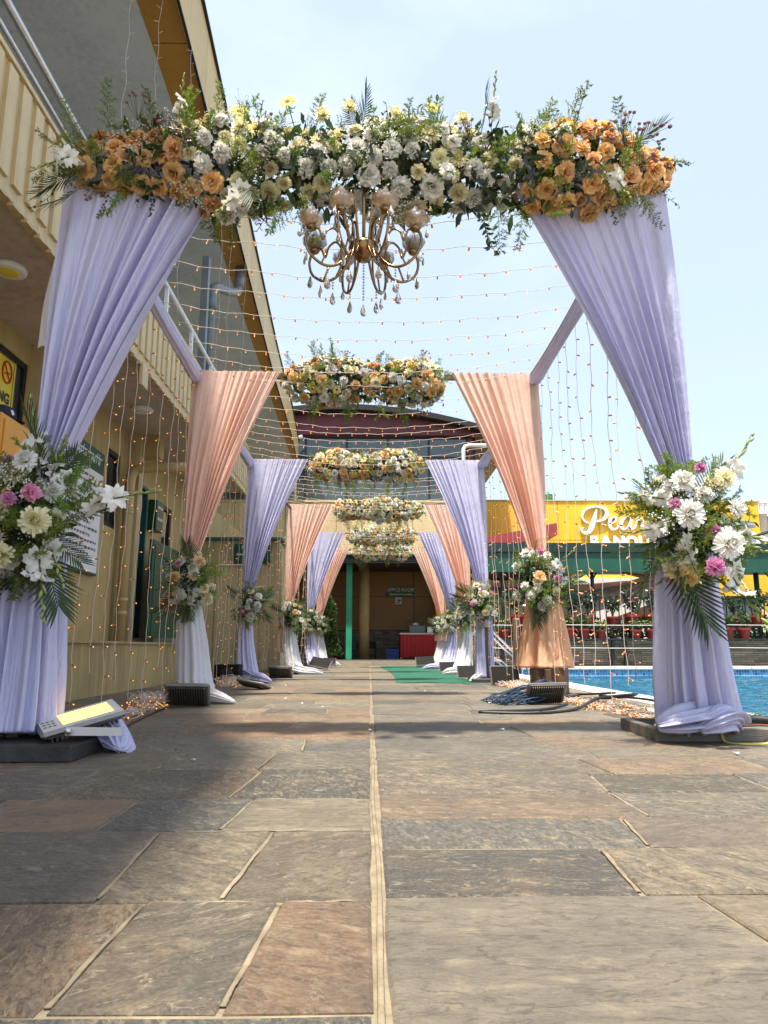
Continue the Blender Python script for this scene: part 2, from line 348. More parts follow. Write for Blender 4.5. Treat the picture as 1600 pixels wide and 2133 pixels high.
mt['mortar'] = M_('mortar', (.235, .19, .125), .9, var=.34, scale=14, bump=.6, bscale=60)
mt['plaster'] = M_('plaster_ochre', (.47, .34, .145), .85, var=.10, scale=2.2, bump=.25, bscale=90, streak=.55)
mt['plaster2'] = M_('plaster_pale', (.52, .42, .235), .85, var=.10, scale=1.6, bump=.2, bscale=90, streak=.55)
mt['cream'] = M_('cream_cladding', (.62, .48, .25), .55, var=.08, scale=3, bump=.05, streak=.4)
mt['ceil'] = M_('ceiling_paint', (.52, .42, .36), .85, var=.05, scale=2, bump=.1, bscale=80, streak=.4)
mt['grey'] = M_('grey_paint', (.52, .54, .54), .8, var=.05, scale=1.5, bump=.1, bscale=80, streak=.4)
mt['orange'] = M_('ochre_panel', (.42, .20, .022), .5, var=.10, scale=2, objvar=.07, streak=.4)
mt['fascia'] = M_('fascia_panel', (.66, .47, .19), .5, var=.08, scale=1.2, objvar=.06, bump=.04, streak=.4)
mt['steel'] = M_('brushed_steel', (.58, .57, .55), .25, 1.0, var=.08, scale=30)
mt['dkmetal'] = M_('dark_metal', (.035, .032, .030), .5, .6, var=.3, scale=20)
mt['postmetal'] = M_('post_metal', (.11, .085, .06), .45, .7, var=.35, scale=12)
mt['glass'] = M_('dark_window_glass', (.020, .030, .032), .06, var=.1, spec=.8)
mt['glass2'] = M_('tinted_glass', (.055, .075, .075), .05, var=.15, scale=1, spec=.9)
mt['black'] = M_('black_frame', (.012, .011, .010), .5, var=.2)
mt['teal'] = M_('teal_frame', (.02, .10, .11), .5, var=.15)
mt['pipeb'] = M_('ochre_pipe', (.50, .37, .17), .4, var=.12, scale=5)
mt['pipeg'] = M_('grey_pipe', (.16, .18, .19), .4, var=.15, scale=5)
mt['greenb'] = M_('green_board', (.004, .060, .026), .4, var=.18, scale=4)
mt['white'] = M_('white_paint', (.78, .78, .78), .5, var=.05, scale=4)
mt['offwhite'] = M_('aged_white', (.66, .63, .57), .6, var=.12, scale=4)
mt['print'] = M_('dark_print', (.05, .05, .05), .6)
mt['yellow'] = M_('yellow_panel', (.83, .47, .022), .55, var=.06, scale=.8, objvar=.05, streak=.4)
mt['signy'] = M_('sign_yellow', (.82, .66, .05), .4, var=.04)
mt['red'] = M_('red_print', (.45, .03, .02), .5)
mt['locker'] = M_('orange_locker', (.70, .32, .045), .38, var=.08, scale=3, bump=.03, coat=.2)
mt['navy'] = M_('navy_felt', (.012, .016, .035), .8, var=.3, scale=60, bump=.2)
mt['lilac'] = M_cloth('lilac_satin', (.65, .635, .87), .22, .09)
mt['sheer'] = M_cloth('sheer_lilac', (.56, .56, .93), .55, .03, see=.12)
mt['peach'] = M_cloth('peach_cloth', (1.0, .66, .53), .30, .03)
mt['peach2'] = M_cloth('bright_peach_cloth', (1.0, .60, .36), .35, .03)
mt['wcloth'] = M_cloth('white_cloth', (.80, .79, .82), .35, .04)
mt['tray'] = M_('weathered_wood', (.17, .155, .13), .7, var=.35, scale=4, stretch=(1, 6, 6), bump=.5, bscale=30)
mt['trayd'] = M_('dark_iron', (.055, .055, .052), .5, .3, var=.4, scale=8, bump=.2)
mt['brass'] = M_('antique_brass', (.30, .185, .09), .22, 1.0, var=.2, scale=12)
mt['amber'] = M_cloth('amber_glass', (.42, .27, .13), .45, .28, see=.52)
mt['crystal'] = M_glass('smoky_crystal', (.66, .55, .45), .03, .80)
mt['bulbglass'] = M_glass('clear_bulb', (.98, .96, .92), .02, .95)
mt['p_peach'] = M_thin('petal_peach', (.98, .61, .28), .36, objvar=.22, var=.16, hue=.012)
mt['p_white'] = M_thin('petal_white', (.92, .90, .84), .30, objvar=.10)
mt['p_cream'] = M_thin('petal_cream', (.93, .86, .58), .30, objvar=.10, hue=.01)
mt['p_yellow'] = M_thin('petal_yellow', (.86, .73, .20), .30, objvar=.10)
mt['p_apricot'] = M_thin('petal_apricot', (.97, .70, .36), .34, objvar=.14, hue=.012)
mt['p_pink'] = M_thin('petal_pink', (.88, .38, .62), .34, objvar=.2, hue=.02)
mt['p_mauve'] = M_thin('mauve_button', (.26, .13, .14), .1, objvar=.2)
mt['eye'] = M_('flower_eye', (.30, .22, .03), .8, var=.3, scale=200)
mt['eyed'] = M_('dark_flower_eye', (.12, .08, .02), .8, var=.3, scale=200)
mt['fern'] = M_thin('fern_green', (.20, .29, .032), .42, objvar=.30, var=.25, hue=.02)
mt['leafd'] = M_thin('dark_leaf', (.026, .055, .018), .25, objvar=.3, rough=.35, gloss=.08)
mt['palm'] = M_thin('palm_green', (.050, .090, .034), .25, objvar=.25, rough=.5, gloss=.03)
mt['budg'] = M_thin('bud_green', (.42, .50, .16), .35, objvar=.15)
mt['stem'] = M_('stem_green', (.075, .10, .025), .6, var=.25)
mt['baby'] = M_thin('tiny_white_bloom', (.82, .82, .74), .25)
mt['hedge'] = M_thin('hedge_leaf', (.055, .105, .022), .3, objvar=.25, var=.3)
mt['wire'] = M_('pale_wire', (.66, .58, .50), .45, var=.1)
mt['holder'] = M_('amber_holder', (.62, .13, .022), .35, var=.2, scale=90, objvar=.3)
mt['tip'] = M_emit('lit_bulb_tip', (1.0, .58, .12), .55)
mt['led'] = M_emit('lit_led_panel', (1.0, .60, .13), 1.3)
mt['alu'] = M_('cast_aluminium', (.26, .255, .245), .45, .5, var=.12, scale=9)
mt['fin'] = M_('brown_grey_fins', (.115, .095, .075), .5, .3, var=.2)
mt['cable'] = M_('black_cable', (.012, .012, .013), .45)
mt['blue'] = M_('blue_cable', (.018, .042, .085), .45, var=.3)
mt['ycable'] = M_('yellow_cable', (.75, .55, .09), .45)
mt['rcable'] = M_('rust_cable', (.30, .07, .03), .5)
mt['coping'] = M_('white_coping', (.74, .71, .63), .6, var=.14, scale=5, bump=.2)
mt['water'] = water_mat()
mt['mosaic'] = cell_mat('pool_mosaic', [(.01,.10,.36), (.02,.26,.60), (.05,.42,.72), (.02,.17,.48), (.12,.50,.76), (.01,.12,.42)], 16, (1, 1), (.45,.58,.66), .07, .25)
mt['poolfl'] = cell_mat('pool_floor_tile', [(.10,.54,.80), (.13,.58,.83), (.10,.52,.79), (.15,.60,.84)], 16, (1,1), (.22,.64,.82), .07, .3, plane='XY')
mt['ledge'] = cell_mat('ledge_stone', [(.10,.085,.065), (.25,.215,.165), (.16,.135,.105), (.33,.285,.22), (.20,.17,.13), (.13,.115,.09)], 1, (.30, .052), (.05,.042,.034), .10, .85, .37, .8)
mt['maroon'] = M_('maroon_panel', (.115, .016, .018), .5, var=.15, scale=2, streak=.4)
mt['maroon2'] = M_('red_roof_band', (.34, .045, .045), .5, var=.12, scale=2)
mt['tank'] = M_('green_tank', (.012, .17, .055), .45, var=.15)
mt['canopy'] = M_('green_canopy', (.006, .085, .05), .5, var=.25, scale=2, streak=.4)
mt['canopyd'] = M_('dark_green_steel', (.006, .03, .022), .5, var=.2)
mt['gpillar'] = M_('green_pillar', (.02, .27, .15), .45, var=.12, scale=3)
mt['spole'] = M_('sage_pole', (.10, .20, .15), .5, var=.15)
mt['brown'] = M_('brown_wood', (.11, .055, .028), .6, var=.25, scale=4, stretch=(4,4,1))
mt['redpot'] = M_('red_pot', (.34, .035, .020), .5, var=.14, scale=6, objvar=.2)
mt['soil'] = M_('soil', (.05, .035, .02), .95, var=.3, scale=60)
mt['redcloth'] = M_cloth('red_cloth', (.58, .008, .015), .12, .05)
mt['pinkc'] = M_cloth('pink_tent_cloth', (.80, .48, .42), .45, .02)
mt['whitec'] = M_cloth('white_tent_cloth', (.80, .80, .82), .45, .02)
mt['bcrate'] = M_('blue_plastic', (.01, .07, .38), .4, var=.1)
mt['carpet'] = M_('green_carpet', (.014, .105, .060), .95, var=.16, scale=5, bump=.6, bscale=300)
mt['cladbrown'] = M_('brown_panel', (.26, .125, .022), .5, var=.1, scale=2, objvar=.08)
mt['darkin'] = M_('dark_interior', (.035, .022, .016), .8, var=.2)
mt['woodfl'] = M_('dark_threshold', (.06, .045, .035), .6, var=.3)
mt['tile'] = M_('terracotta_tile', (.38, .10, .06), .8, var=.2, scale=8)
mt['conc'] = M_('concrete', (.30, .27, .23), .9, var=.15, scale=3, bump=.3, streak=.55)
mt['black_rub'] = M_('black_plastic', (.014, .013, .012), .75, var=.2, spec=.15)
# ================================================================== SETTING
# ---- ground sheet reaching the horizon (with an opening for the pool)
PX0, PX1, PY0, PY1 = 2.42, 13.0, 1.0, 16.7
g = MB()
for (x0, x1, y0, y1) in ((-400, PX0, -400, 600), (PX1, 400, -400, 600), (PX0, PX1, -400, PY0), (PX0, PX1, PY1, 600)):
    g.add([(x0,y0,-.02), (x1,y0,-.02), (x1,y1,-.02), (x0,y1,-.02)], [(0,1,2,3)])
struct('ground', g, mt['conc'])
# ---- stone paving: mortar bed with every flagstone its own piece
pv = MB(); pv.add([(-2.62,-2,.0005), (2.14,-2,.0005), (2.14,24.3,.0005), (-2.62,24.3,.0005)], [(0,1,2,3)])
pave = struct('pavement', pv, mt['mortar'])
def flagstone(xl0, xl1, xr0, xr1, y0, y1, tint=(1, 1, 1)):
    gp = U(.003, .0055); j = .003; x0, x1 = min(xl0, xl1), max(xr0, xr1)
    c = [(xl0+gp, y0+gp), (xr0-gp, y0+gp), (xr1-gp, y1-gp), (xl1+gp, y1-gp)]
    pts = []
    for i in range(4):
        a, b = c[i], c[(i+1) % 4]; ln = math.hypot(b[0]-a[0], b[1]-a[1]); k = max(1, min(4, int(ln / .13)))
        for q in range(k):
            f = q / k; pts.append((a[0] + (b[0]-a[0])*f + U(-j, j), a[1] + (b[1]-a[1])*f + U(-j, j)))
    cx = (x0+x1)/2; cy = (y0+y1)/2; n = len(pts); h = U(.004, .0075); tx = U(-.004, .004); ty = U(-.003, .003)
    def zz(p): return h + tx * (p[0]-cx) + ty * (p[1]-cy)
    vs = [(p[0]-cx, p[1]-cy, -.02) for p in pts]
    vs += [(p[0]-cx, p[1]-cy, zz(p) - .0035) for p in pts]
    vs += [((p[0]-cx)*(1-.012/max(.2, x1-x0)), (p[1]-cy)*(1-.014/max(.15, y1-y0)), zz(p)) for p in pts]
    fs = [(i, (i+1) % n, n+(i+1) % n, n+i) for i in range(n)] + [(n+i, n+(i+1) % n, 2*n+(i+1) % n, 2*n+i) for i in range(n)] + [tuple(range(2*n, 3*n))]
    mb = MB(); mb.add(vs, fs); me = mb.mesh('flagstone', mt['slate'])
    o = D.objects.new('flagstone', me); COL.objects.link(o); o.parent = pave; o.location = (cx, cy, 0); o.color = tint + (1,)
left_rows = [(-.55,-.12,[-.5]), (-.12,.30,[-.62]), (.30,.64,[-.30,-.9]), (.64,.95,[-.52,-1.1]), (.95,1.335,[-.165,-.388,-.95]), (1.335,1.82,[-.242,-.485,-.86,-1.3]), (1.82,2.19,[-.345,-.66,-1.05,-1.6]), (2.19,2.70,[-.394,-.95,-1.5]), (2.70,3.15,[-.394,-.78,-1.35,-1.8])]
right_rows = [(-.5,.0,[.7]), (.0,.45,[.55]), (.45,.90,[.62,1.2]), (.90,1.353,[.596,1.15]), (1.353,1.66,[.497,1.05]), (1.66,1.94,[.637,1.2]), (1.94,2.26,[.73,1.3]), (2.26,2.57,[.745,1.25,1.7]), (2.57,2.93,[.835,1.45]), (2.93,3.24,[.92,1.5])]
def fill(rows, y, lo, hi):
    while y < 24.2:
        d = U(.33, .52) if y < 9 else (U(.55, .75) if y < 15 else U(.9, 1.3)); js = []; x = lo + (0 if y < 9 else .2)
        while True:
            x += U(.38, .85) if y < 9 else U(.8, 1.3)
            if x > hi - .22: break
            js.append(x)
        rows.append((y, min(24.25, y + d), js)); y += d
random.seed(5)
fill(left_rows, 3.15, -2.6, .0); fill(right_rows, 3.24, .055, 2.12)
SK = {}
for rows, lo, hi in ((left_rows, -2.6, .009), (right_rows, .025, 2.12)):
    for (y0, y1, js) in rows:
        q = [(lo, 0)] + [(x, U(-.016, .016)) for x in sorted(js)] + [(hi, 0)]
        for (a, sa), (b, sb) in zip(q[:-1], q[1:]):
            tn = random.choice([(1.30, .95, .70), (1.15, 1.0, .85), (1.0, 1.0, 1.0), (1.25, .98, .78), (.85, .9, .95)] if hi < 1 else [(1.0, 1.0, 1.02), (.92, .97, 1.04), (1.12, 1.04, .95), (1.0, 1.02, 1.05)])
            flagstone(a+sa, a-sa, b+sb, b-sb, y0, y1, tn); SK[round(a, 3), round(y0, 3)] = sa
# raised mortar bead along the centre joint and along short cross joints on the left
mb = MB(); pts = [(.016 + .003*sin(y*1.7) + .003*sin(y*5.1), y, .0035) for y in [i*.12 - .5 for i in range(206)]]
mb.tube(pts, [U(.0042, .0060) for _ in pts], 8, flat=.4)
part('mortar_joint', mb, mt['mortar'], pave, True)
for (y0, y1, js) in left_rows[4:14] + right_rows[4:9]:
    for x in js:
        if rnd() < .7:
            mb = MB(); k = 7; sk = SK.get((round(x, 3), round(y0, 3)), 0)
            mb.tube([(x + sk*(1-2*i/k) + U(-.002, .002), y0 + .02 + (y1-y0-.04)*i/k, .0035) for i in range(k+1)], [U(.0035, .0065) for _ in range(k+1)], 6, flat=.3)
            part('mortar_joint', mb, mt['mortar'], pave, True)
for (y0, y1, js) in left_rows[4:13]:
    xs = sorted([-2.0] + js + [.0])
    for a, b in zip(xs[:-1], xs[1:]):
        if rnd() < .75:
            mb = MB(); k = 9; f0, f1 = U(0, .15), U(.85, 1)
            mb.tube([(a + (b-a)*(f0 + (f1-f0)*i/k), y1 + U(-.004, .004), .0035) for i in range(k+1)], [.001] + [U(.002, .005) for _ in range(k-1)] + [.001], 6, flat=.3)
            part('mortar_joint', mb, mt['mortar'], pave, True)
# ---- green carpet runner
mb = MB(); nx, ny = 10, 40; vs = []
for i in range(ny+1):
    y = 9.05 + (17.6-9.05)*i/ny
    for k in range(nx+1):
        x0 = .33 + .10*sin(i*.12) * .6 + .012*sin(i*1.1); vs.append((x0 + (1.36 - x0)*k/nx + .004*sin(i*.8+k), y + .03*sin(k*.6), .012 + .003*sin(i*.9 + k*.5)))
mb.add(vs, [(i*(nx+1)+k, i*(nx+1)+k+1, (i+1)*(nx+1)+k+1, (i+1)*(nx+1)+k) for i in range(ny) for k in range(nx)])
single('carpet_runner', mb, mt['carpet'], 'green carpet runner lying on the right half of the stone walkway', 'carpet', smooth=True)

# ---- swimming pool
pool = MB(); zt = -.006; zb = -1.25
pool.add([(PX0,PY1,zt), (PX1,PY1,zt), (PX1,PY1,zb), (PX0,PY1,zb)], [(3,2,1,0)])
pool.add([(PX0,PY0,zt), (PX1,PY0,zt), (PX1,PY0,zb), (PX0,PY0,zb)], [(0,1,2,3)])
pw = struct('pool_basin', pool, mt['mosaic'])
mb = MB(); mb.add([(PX0,PY0,zt), (PX0,PY1,zt), (PX0,PY1,zb), (PX0,PY0,zb)], [(0,1,2,3)]); mb.add([(PX1,PY0,zt), (PX1,PY1,zt), (PX1,PY1,zb), (PX1,PY0,zb)], [(0,3,2,1)])
part('pool_side', mb, cell_mat('pool_mosaic_side', [(.01,.10,.36), (.02,.26,.60), (.05,.42,.72), (.02,.17,.48), (.12,.50,.76)], 16, (1, 1), (.45,.58,.66), .07, .25, plane='YZ'), pw)
mb = MB(); mb.add([(PX0,PY0,zb), (PX1,PY0,zb), (PX1,PY1,zb), (PX0,PY1,zb)], [(0,1,2,3)])
part('pool_floor', mb, mt['poolfl'], pw)
mb = MB(); nx, ny = 190, 280; vs = []
for i in range(ny+1):
    for k in range(nx+1):
        x = PX0 + .001 + (PX1-PX0-.002)*k/nx; y = PY0 + .001 + (PY1-PY0-.002)*i/ny
        vs.append((x, y, -.20 + .030*mnoise.noise(V3((x*1.5, y*2.1, 0))) + .016*mnoise.noise(V3((x*3.3, y*4.6, 5)))))
mb.add(vs, [(i*(nx+1)+k, i*(nx+1)+k+1, (i+1)*(nx+1)+k+1, (i+1)*(nx+1)+k) for i in range(ny) for k in range(nx)])
struct('water', mb, mt['water'], True)
# white coping slabs along the near (left) side and the far side
random.seed(8)
cop = MB(); cop.box(2.14, 2.17, -2, PY1+.4, -.02, -.002); cp = struct('pool_coping', cop, mt['conc'])
y = -1.6
while y < PY1 + .3:
    mb = MB(); mb.bbox(2.165, PX0+.035, y+.004, min(y+.60, PY1+.3)-.004, -.05, .022+U(0,.004), .008); part('coping_slab', mb, mt['coping'], cp); y += .60
x = PX0 + .04
while x < PX1:
    mb = MB(); mb.bbox(x+.004, x+.796, PY1-.035, PY1+.26, -.05, .02+U(0,.004), .008); part('coping_slab', mb, mt['coping'], cp); x += .80
# pool ladder: two bent steel handrails
lad = thing('pool_ladder', (2.6, 14.2, 0), 'bent steel pool ladder handrails at the pool edge behind the right drapes', 'pool ladder')
for yy in (13.9, 14.5):
    mb = MB()
    pts = [(2.05, yy, .0), (2.05, yy, .35)] + [(2.05 + .22*(1-cos(a)), yy, .62 + .18*sin(a)) for a in [i*PI/10 for i in range(0, 7)]]
    pts += [(2.62, yy, .52), (2.95, yy, .18), (3.05, yy, .02), (3.05, yy, -.6)]
    mb.tube(pts, .022, 10); part('handrail', mb, mt['steel'], lad, True)
    mb = MB(); mb.tube([(2.10, yy, .42), (2.55, yy, .18), (2.85, yy, -.08), (2.92, yy, -.6)], .018, 10); part('lower_rail', mb, mt['steel'], lad, True)
for zz in (-.25, -.5):
    mb = MB(); mb.box(2.98, 3.08, 13.9, 14.5, zz, zz+.025); part('rung', mb, mt['steel'], lad)
# wooden bollard by the pool
mb = MB(); mb.lathe([(.062, 0), (.060, .5), (.056, .93), (.045, .955), (0, .96)], 14, (2.46, 12.05, -.02))
single('bollard', mb, mt['brown'], 'short brown bollard at the pool edge between the right-hand arches', 'bollard', smooth=True)

# ================================================================== LEFT BUILDING
WX = -3.1
BL = thing('long_building', (-3.1, 8, 0), 'ochre two-storey building with a clad balcony running along the left side', 'building')
def P(name, mb, mat, smooth=False, parent=None): return part(name, mb, mt[mat], parent or BL, smooth)
# wall with real openings: assemble wall strips round the holes (list of y0,y1,z0,z1)
def wall_with_holes(X, y0, y1, z0, z1, holes, thick=.14):
    mb = MB(); ys = sorted({y0, y1, *[h[0] for h in holes], *[h[1] for h in holes]})
    for a, b in zip(ys[:-1], ys[1:]):
        z = z0
        for h in sorted([h for h in holes if h[0] <= a + 1e-6 and h[1] >= b - 1e-6], key=lambda h: h[2]):
            if h[2] > z: mb.box(X-thick, X, a, b, z, h[2])
            z = h[3]
        if z < z1: mb.box(X-thick, X, a, b, z, z1)
    return mb
holes = [(4.2, 6.15, 1.0, 2.95), (6.47, 7.25, 1.35, 2.86), (8.20, 8.62, 1.85, 2.78), (9.25, 9.75, .49, 2.62), (10.5, 10.98, 1.72, 2.55)]
P('wall', wall_with_holes(WX, 1.0, 12.2, 0, 3.15, holes), 'plaster')
def window(y0, y1, z0, z1, mull=True, mat='glass', fr='black', name='window'):
    f = MB(); e = .055; X0, X1 = WX-.07, WX-.012
    f.box(X0, X1, y0, y0+e, z0, z1); f.box(X0, X1, y1-e, y1, z0, z1); f.box(X0, X1, y0+e, y1-e, z1-e, z1); f.box(X0, X1, y0+e, y1-e, z0, z0+e)
    if mull: ym = (y0+y1)/2; f.box(X0, X1, ym-.022, ym+.022, z0+e, z1-e)
    wo = P(name, f, fr)
    p = MB(); p.add([(WX-.04,y0+e,z0+e), (WX-.04,y1-e,z0+e), (WX-.04,y1-e,z1-e), (WX-.04,y0+e,z1-e)], [(0,1,2,3)]); P('pane', p, mat, parent=wo)
    return wo
window(4.2, 6.15, 1.0, 2.95, True, 'glass2')
lv = window(6.47, 7.25, 1.35, 2.86, False)
for i in range(9):
    m_ = MB(); z = 2.15 + i*.075; m_.add([(WX-.005, 6.53, z), (WX-.005, 7.19, z), (WX-.035, 7.19, z+.055), (WX-.035, 6.53, z+.055)], [(0,1,2,3)]); P('louvre', m_, 'black', parent=lv)
window(8.20, 8.62, 1.85, 2.78, False)
window(10.5, 10.98, 1.72, 2.55, False)
# door: dark leaf, teal frame
d = MB(); d.box(WX-.11, WX-.07, 9.29, 9.71, .49, 2.58); do = P('door', d, 'black')
m_ = MB(); m_.box(WX-.10, WX+.012, 9.25, 9.29, .49, 2.62); m_.box(WX-.10, WX+.012, 9.71, 9.75, .49, 2.62); m_.box(WX-.10, WX+.012, 9.29, 9.71, 2.58, 2.62); P('door_frame', m_, 'teal', parent=do)
m_ = MB(); m_.box(WX-.06, WX-.04, 9.64, 9.68, 1.35, 1.5); P('handle', m_, 'steel', parent=do)
# pilasters and ceiling beams under the balcony
for (a, b) in ((6.18, 6.42), (8.86, 9.02)):
    m_ = MB(); m_.box(WX, WX+.16, a, b, .49, 3.15); P('pilaster', m_, 'plaster2')
for (a, b) in ((6.45, 6.75), (8.92, 9.12)):
    m_ = MB(); m_.box(WX+.002, -2.72, a, b, 2.86, 3.148); P('ceiling_beam', m_, 'plaster')
# plinth
m_ = MB(); m_.box(WX, -2.47, 1.0, 10.4, 0, .478); m_.box(WX, -2.445, 1.0, 10.42, .478, .50); pl = P('plinth', m_, 'plaster')
m_ = MB(); m_.box(-2.47, -2.18, 2.2, 3.9, 0, .32); m_.box(-2.47, -2.3, 3.9, 4.25, 0, .16); P('step', m_, 'plaster2')
m_ = MB(); m_.box(WX+.01, -2.5, 9.2, 9.78, .50, .56); P('door_step', m_, 'conc')
# far stub wall where the plinth ends
m_ = MB(); m_.box(-3.4, WX, 12.2, 12.5, 0, 3.15); m_.box(-4.5, WX-.001, 12.5, 24.4, 0, 3.15); P('rear_wall', m_, 'plaster')
# balcony slab, ceiling, cladding panels with battens, rail
m_ = MB(); m_.box(-5.2, -2.26, .2, 12.4, 3.15, 3.30); P('balcony_slab', m_, 'ceil')
m_ = MB(); m_.box(-2.26, -2.20, .2, 12.4, 3.12, 3.20); m_.box(-2.24, -2.20, .2, 12.4, 3.20, 3.93); m_.box(-2.27, -2.17, .2, 12.4, 3.93, 3.965); cl_ = P('balcony_cladding', m_, 'cream')
y = .3; bm = MB(); bm.box(-.022, 0, -.055, .055, 0, .70); bme = bm.mesh('batten', mt['cream'])
while y < 12.4:
    inst('batten', bme, cl_, (-2.178, y, 3.21)); y += .175
tm_ = MB(); tm_.box(-.02, .02, -.045, .045, -.0125, .0125); tme = tm_.mesh('trim_tab', mt['pipeb']); y = .3
while y < 12.3:
    inst('trim_tab', tme, cl_, (-2.205, y+.025, 3.105)); y += .175
rail = MB(); rail.tube([(-2.25, .2, 4.37), (-2.25, 6.9, 4.32)], .032, 12); ro = P('handrail', rail, 'steel', True)
for zz, rr in ((4.17, .018), (4.05, .018)):
    m_ = MB(); m_.tube([(-2.25, .2, zz), (-2.25, 6.9, zz-.03)], rr, 10); P('guard_rail', m_, 'steel', True)
for yy in (1.6, 3.1, 5.0, 6.9):
    m_ = MB(); m_.tube([(-2.25, yy, 3.96), (-2.25, yy, 4.34)], .02, 8); P('rail_post', m_, 'steel', True)
for yy in (7.3, 8.4, 9.5, 10.6, 11.7):
    m_ = MB(); m_.box(-2.27, -2.23, yy-.02, yy+.02, 3.96, 4.36); P('rail_post', m_, 'white')
m_ = MB(); m_.tube([(-2.25, 7.0, 4.36), (-2.25, 12.3, 4.36)], .028, 10); P('handrail', m_, 'white', True)
# hanging flap at the cladding's lower edge
m_ = MB(); m_.box(-2.2, -2.17, 6.45, 6.62, 2.90, 3.12); P('cladding_flap', m_, 'cream')
# upper storey: set-back grey wall, grey soffit, ochre soffit strip, fascia panels
m_ = MB(); m_.box(-5.4, -5.2, .2, 24.4, 3.15, 7.1); P('upper_wall', m_, 'grey')
m_ = MB(); m_.box(-5.2, -4.62, .4, 6.05, 6.62, 6.90); m_.box(-5.2, -4.9, 6.05, 24, 6.75, 6.90); P('cove', m_, 'grey')
m_ = MB(); m_.box(-5.2, -5.14, 2.5, 5.6, 3.3, 5.8); P('balcony_window', m_, 'glass')
m_ = MB(); m_.box(-4.3, -4.1, 11.9, 12.2, 3.3, 6.9); P('column', m_, 'grey')
roof_edge = [(-3.0, -1.15), (.6, -1.15), (.9, -1.2), (1.5, -1.42), (1.9, -1.62), (2.6, -1.78), (3.5, -1.88), (4.5, -1.93), (6.2, -1.96), (9.5, -2.07), (13.0, -2.19), (16.5, -2.30), (20.5, -2.36), (24.0, -2.5)]  # unseen near stretch: jutting edge shaped to set the shadow on the paving
def redge(y):
    for (a, xa), (b, xb) in zip(roof_edge[:-1], roof_edge[1:]):
        if a <= y <= b: return xa + (xb-xa)*(y-a)/(b-a)
    return roof_edge[-1][1]
def rin(y): return -2.40 - .016 * max(0, y-6.2) if y > 4 else -2.30
ZL = lambda y: 6.95 - .010*max(0, y-6); ZT = lambda y: 7.86 - .020*max(0, y-7)
m_ = MB(); yy = [-3 + .45*i for i in range(61)]
for a, b in zip(yy[:-1], yy[1:]):
    m_.add([(-5.2, a, 6.9), (rin(a), a, ZL(a)), (rin(b), b, ZL(b)), (-5.2, b, 6.9)], [(3,2,1,0)])
P('soffit', m_, 'grey')
m_ = MB()
for a, b in zip(yy[:-1], yy[1:]):
    m_.add([(-5.4, a, 7.8), (redge(a)-.01, a, ZT(a)+.02), (redge(b)-.01, b, ZT(b)+.02), (-5.4, b, 7.8), (-5.4, a, 7.72), (redge(a)-.01, a, ZT(a)-.06), (redge(b)-.01, b, ZT(b)-.06), (-5.4, b, 7.72)], [(0,1,2,3), (7,6,5,4), (0,4,5,1), (1,5,6,2), (2,6,7,3), (3,7,4,0)])
P('roof', m_, 'dkmetal')
y = -3.0
while y < 23.6:
    a = y + .008; b = min(y + 1.62, 23.9) - .008
    m_ = MB(); o_ = .004
    m_.add([(rin(a), a, ZL(a)-o_), (redge(a)-.03, a, ZL(a)-o_), (redge(b)-.03, b, ZL(b)-o_), (rin(b), b, ZL(b)-o_), (rin(a), a, ZL(a)+.03), (redge(a)-.03, a, ZL(a)+.03), (redge(b)-.03, b, ZL(b)+.03), (rin(b), b, ZL(b)+.03)], [(3,2,1,0), (4,5,6,7), (0,1,5,4), (1,2,6,5), (2,3,7,6), (3,0,4,7)])
    P('soffit_panel', m_, 'orange'); y += 1.62
y = -3.0
while y < 23.6:
    a = y + .006; b = min(y + 2.1, 23.9) - .006
    m_ = MB()
    m_.add([(redge(a)-.026, a, ZL(a)-.05), (redge(a), a, ZL(a)-.05), (redge(b), b, ZL(b)-.05), (redge(b)-.026, b, ZL(b)-.05), (redge(a)-.026, a, ZT(a)), (redge(a), a, ZT(a)), (redge(b), b, ZT(b)), (redge(b)-.026, b, ZT(b))], [(3,2,1,0), (4,5,6,7), (0,1,5,4), (1,2,6,5), (2,3,7,6), (3,0,4,7)])
    P('fascia_panel', m_, 'fascia'); y += 2.1
m_ = MB()
for a, b in zip(yy[:-1], yy[1:]):
    m_.bar((redge(a)+.01, a, ZT(a)+.015), (redge(b)+.01, b, ZT(b)+.015), .05, .035)
P('roof_trim', m_, 'dkmetal')
m_ = MB()
for a, b in zip(yy[:-1], yy[1:]): m_.bar((redge(a)-.005, a, ZL(a)-.062), (redge(b)-.005, b, ZL(b)-.062), .03, .02)
P('fascia_trim', m_, 'dkmetal')
# ceiling lamps under the balcony
for k, yy_ in enumerate((4.78, 7.86)):
    t_ = thing('ceiling_lamp', (-2.62, yy_, 3.15), ['round white ceiling lamp under the balcony nearest the viewer', 'round white ceiling lamp under the balcony beside the peach drape'][k], 'lamp', 'round lamps under the balcony')
    m_ = MB(); m_.lathe([(.118, .0), (.122, -.02), (.118, -.038), (.098, -.044)], 28, (-2.62, yy_, 3.148)); part('rim', m_, mt['white'], t_, True)
    m_ = MB(); m_.lathe([(.098, -.040), (.05, -.047), (0, -.048)], 28, (-2.62, yy_, 3.148)); part('diffuser', m_, mt['signy'] if k == 0 else mt['offwhite'], t_, True)
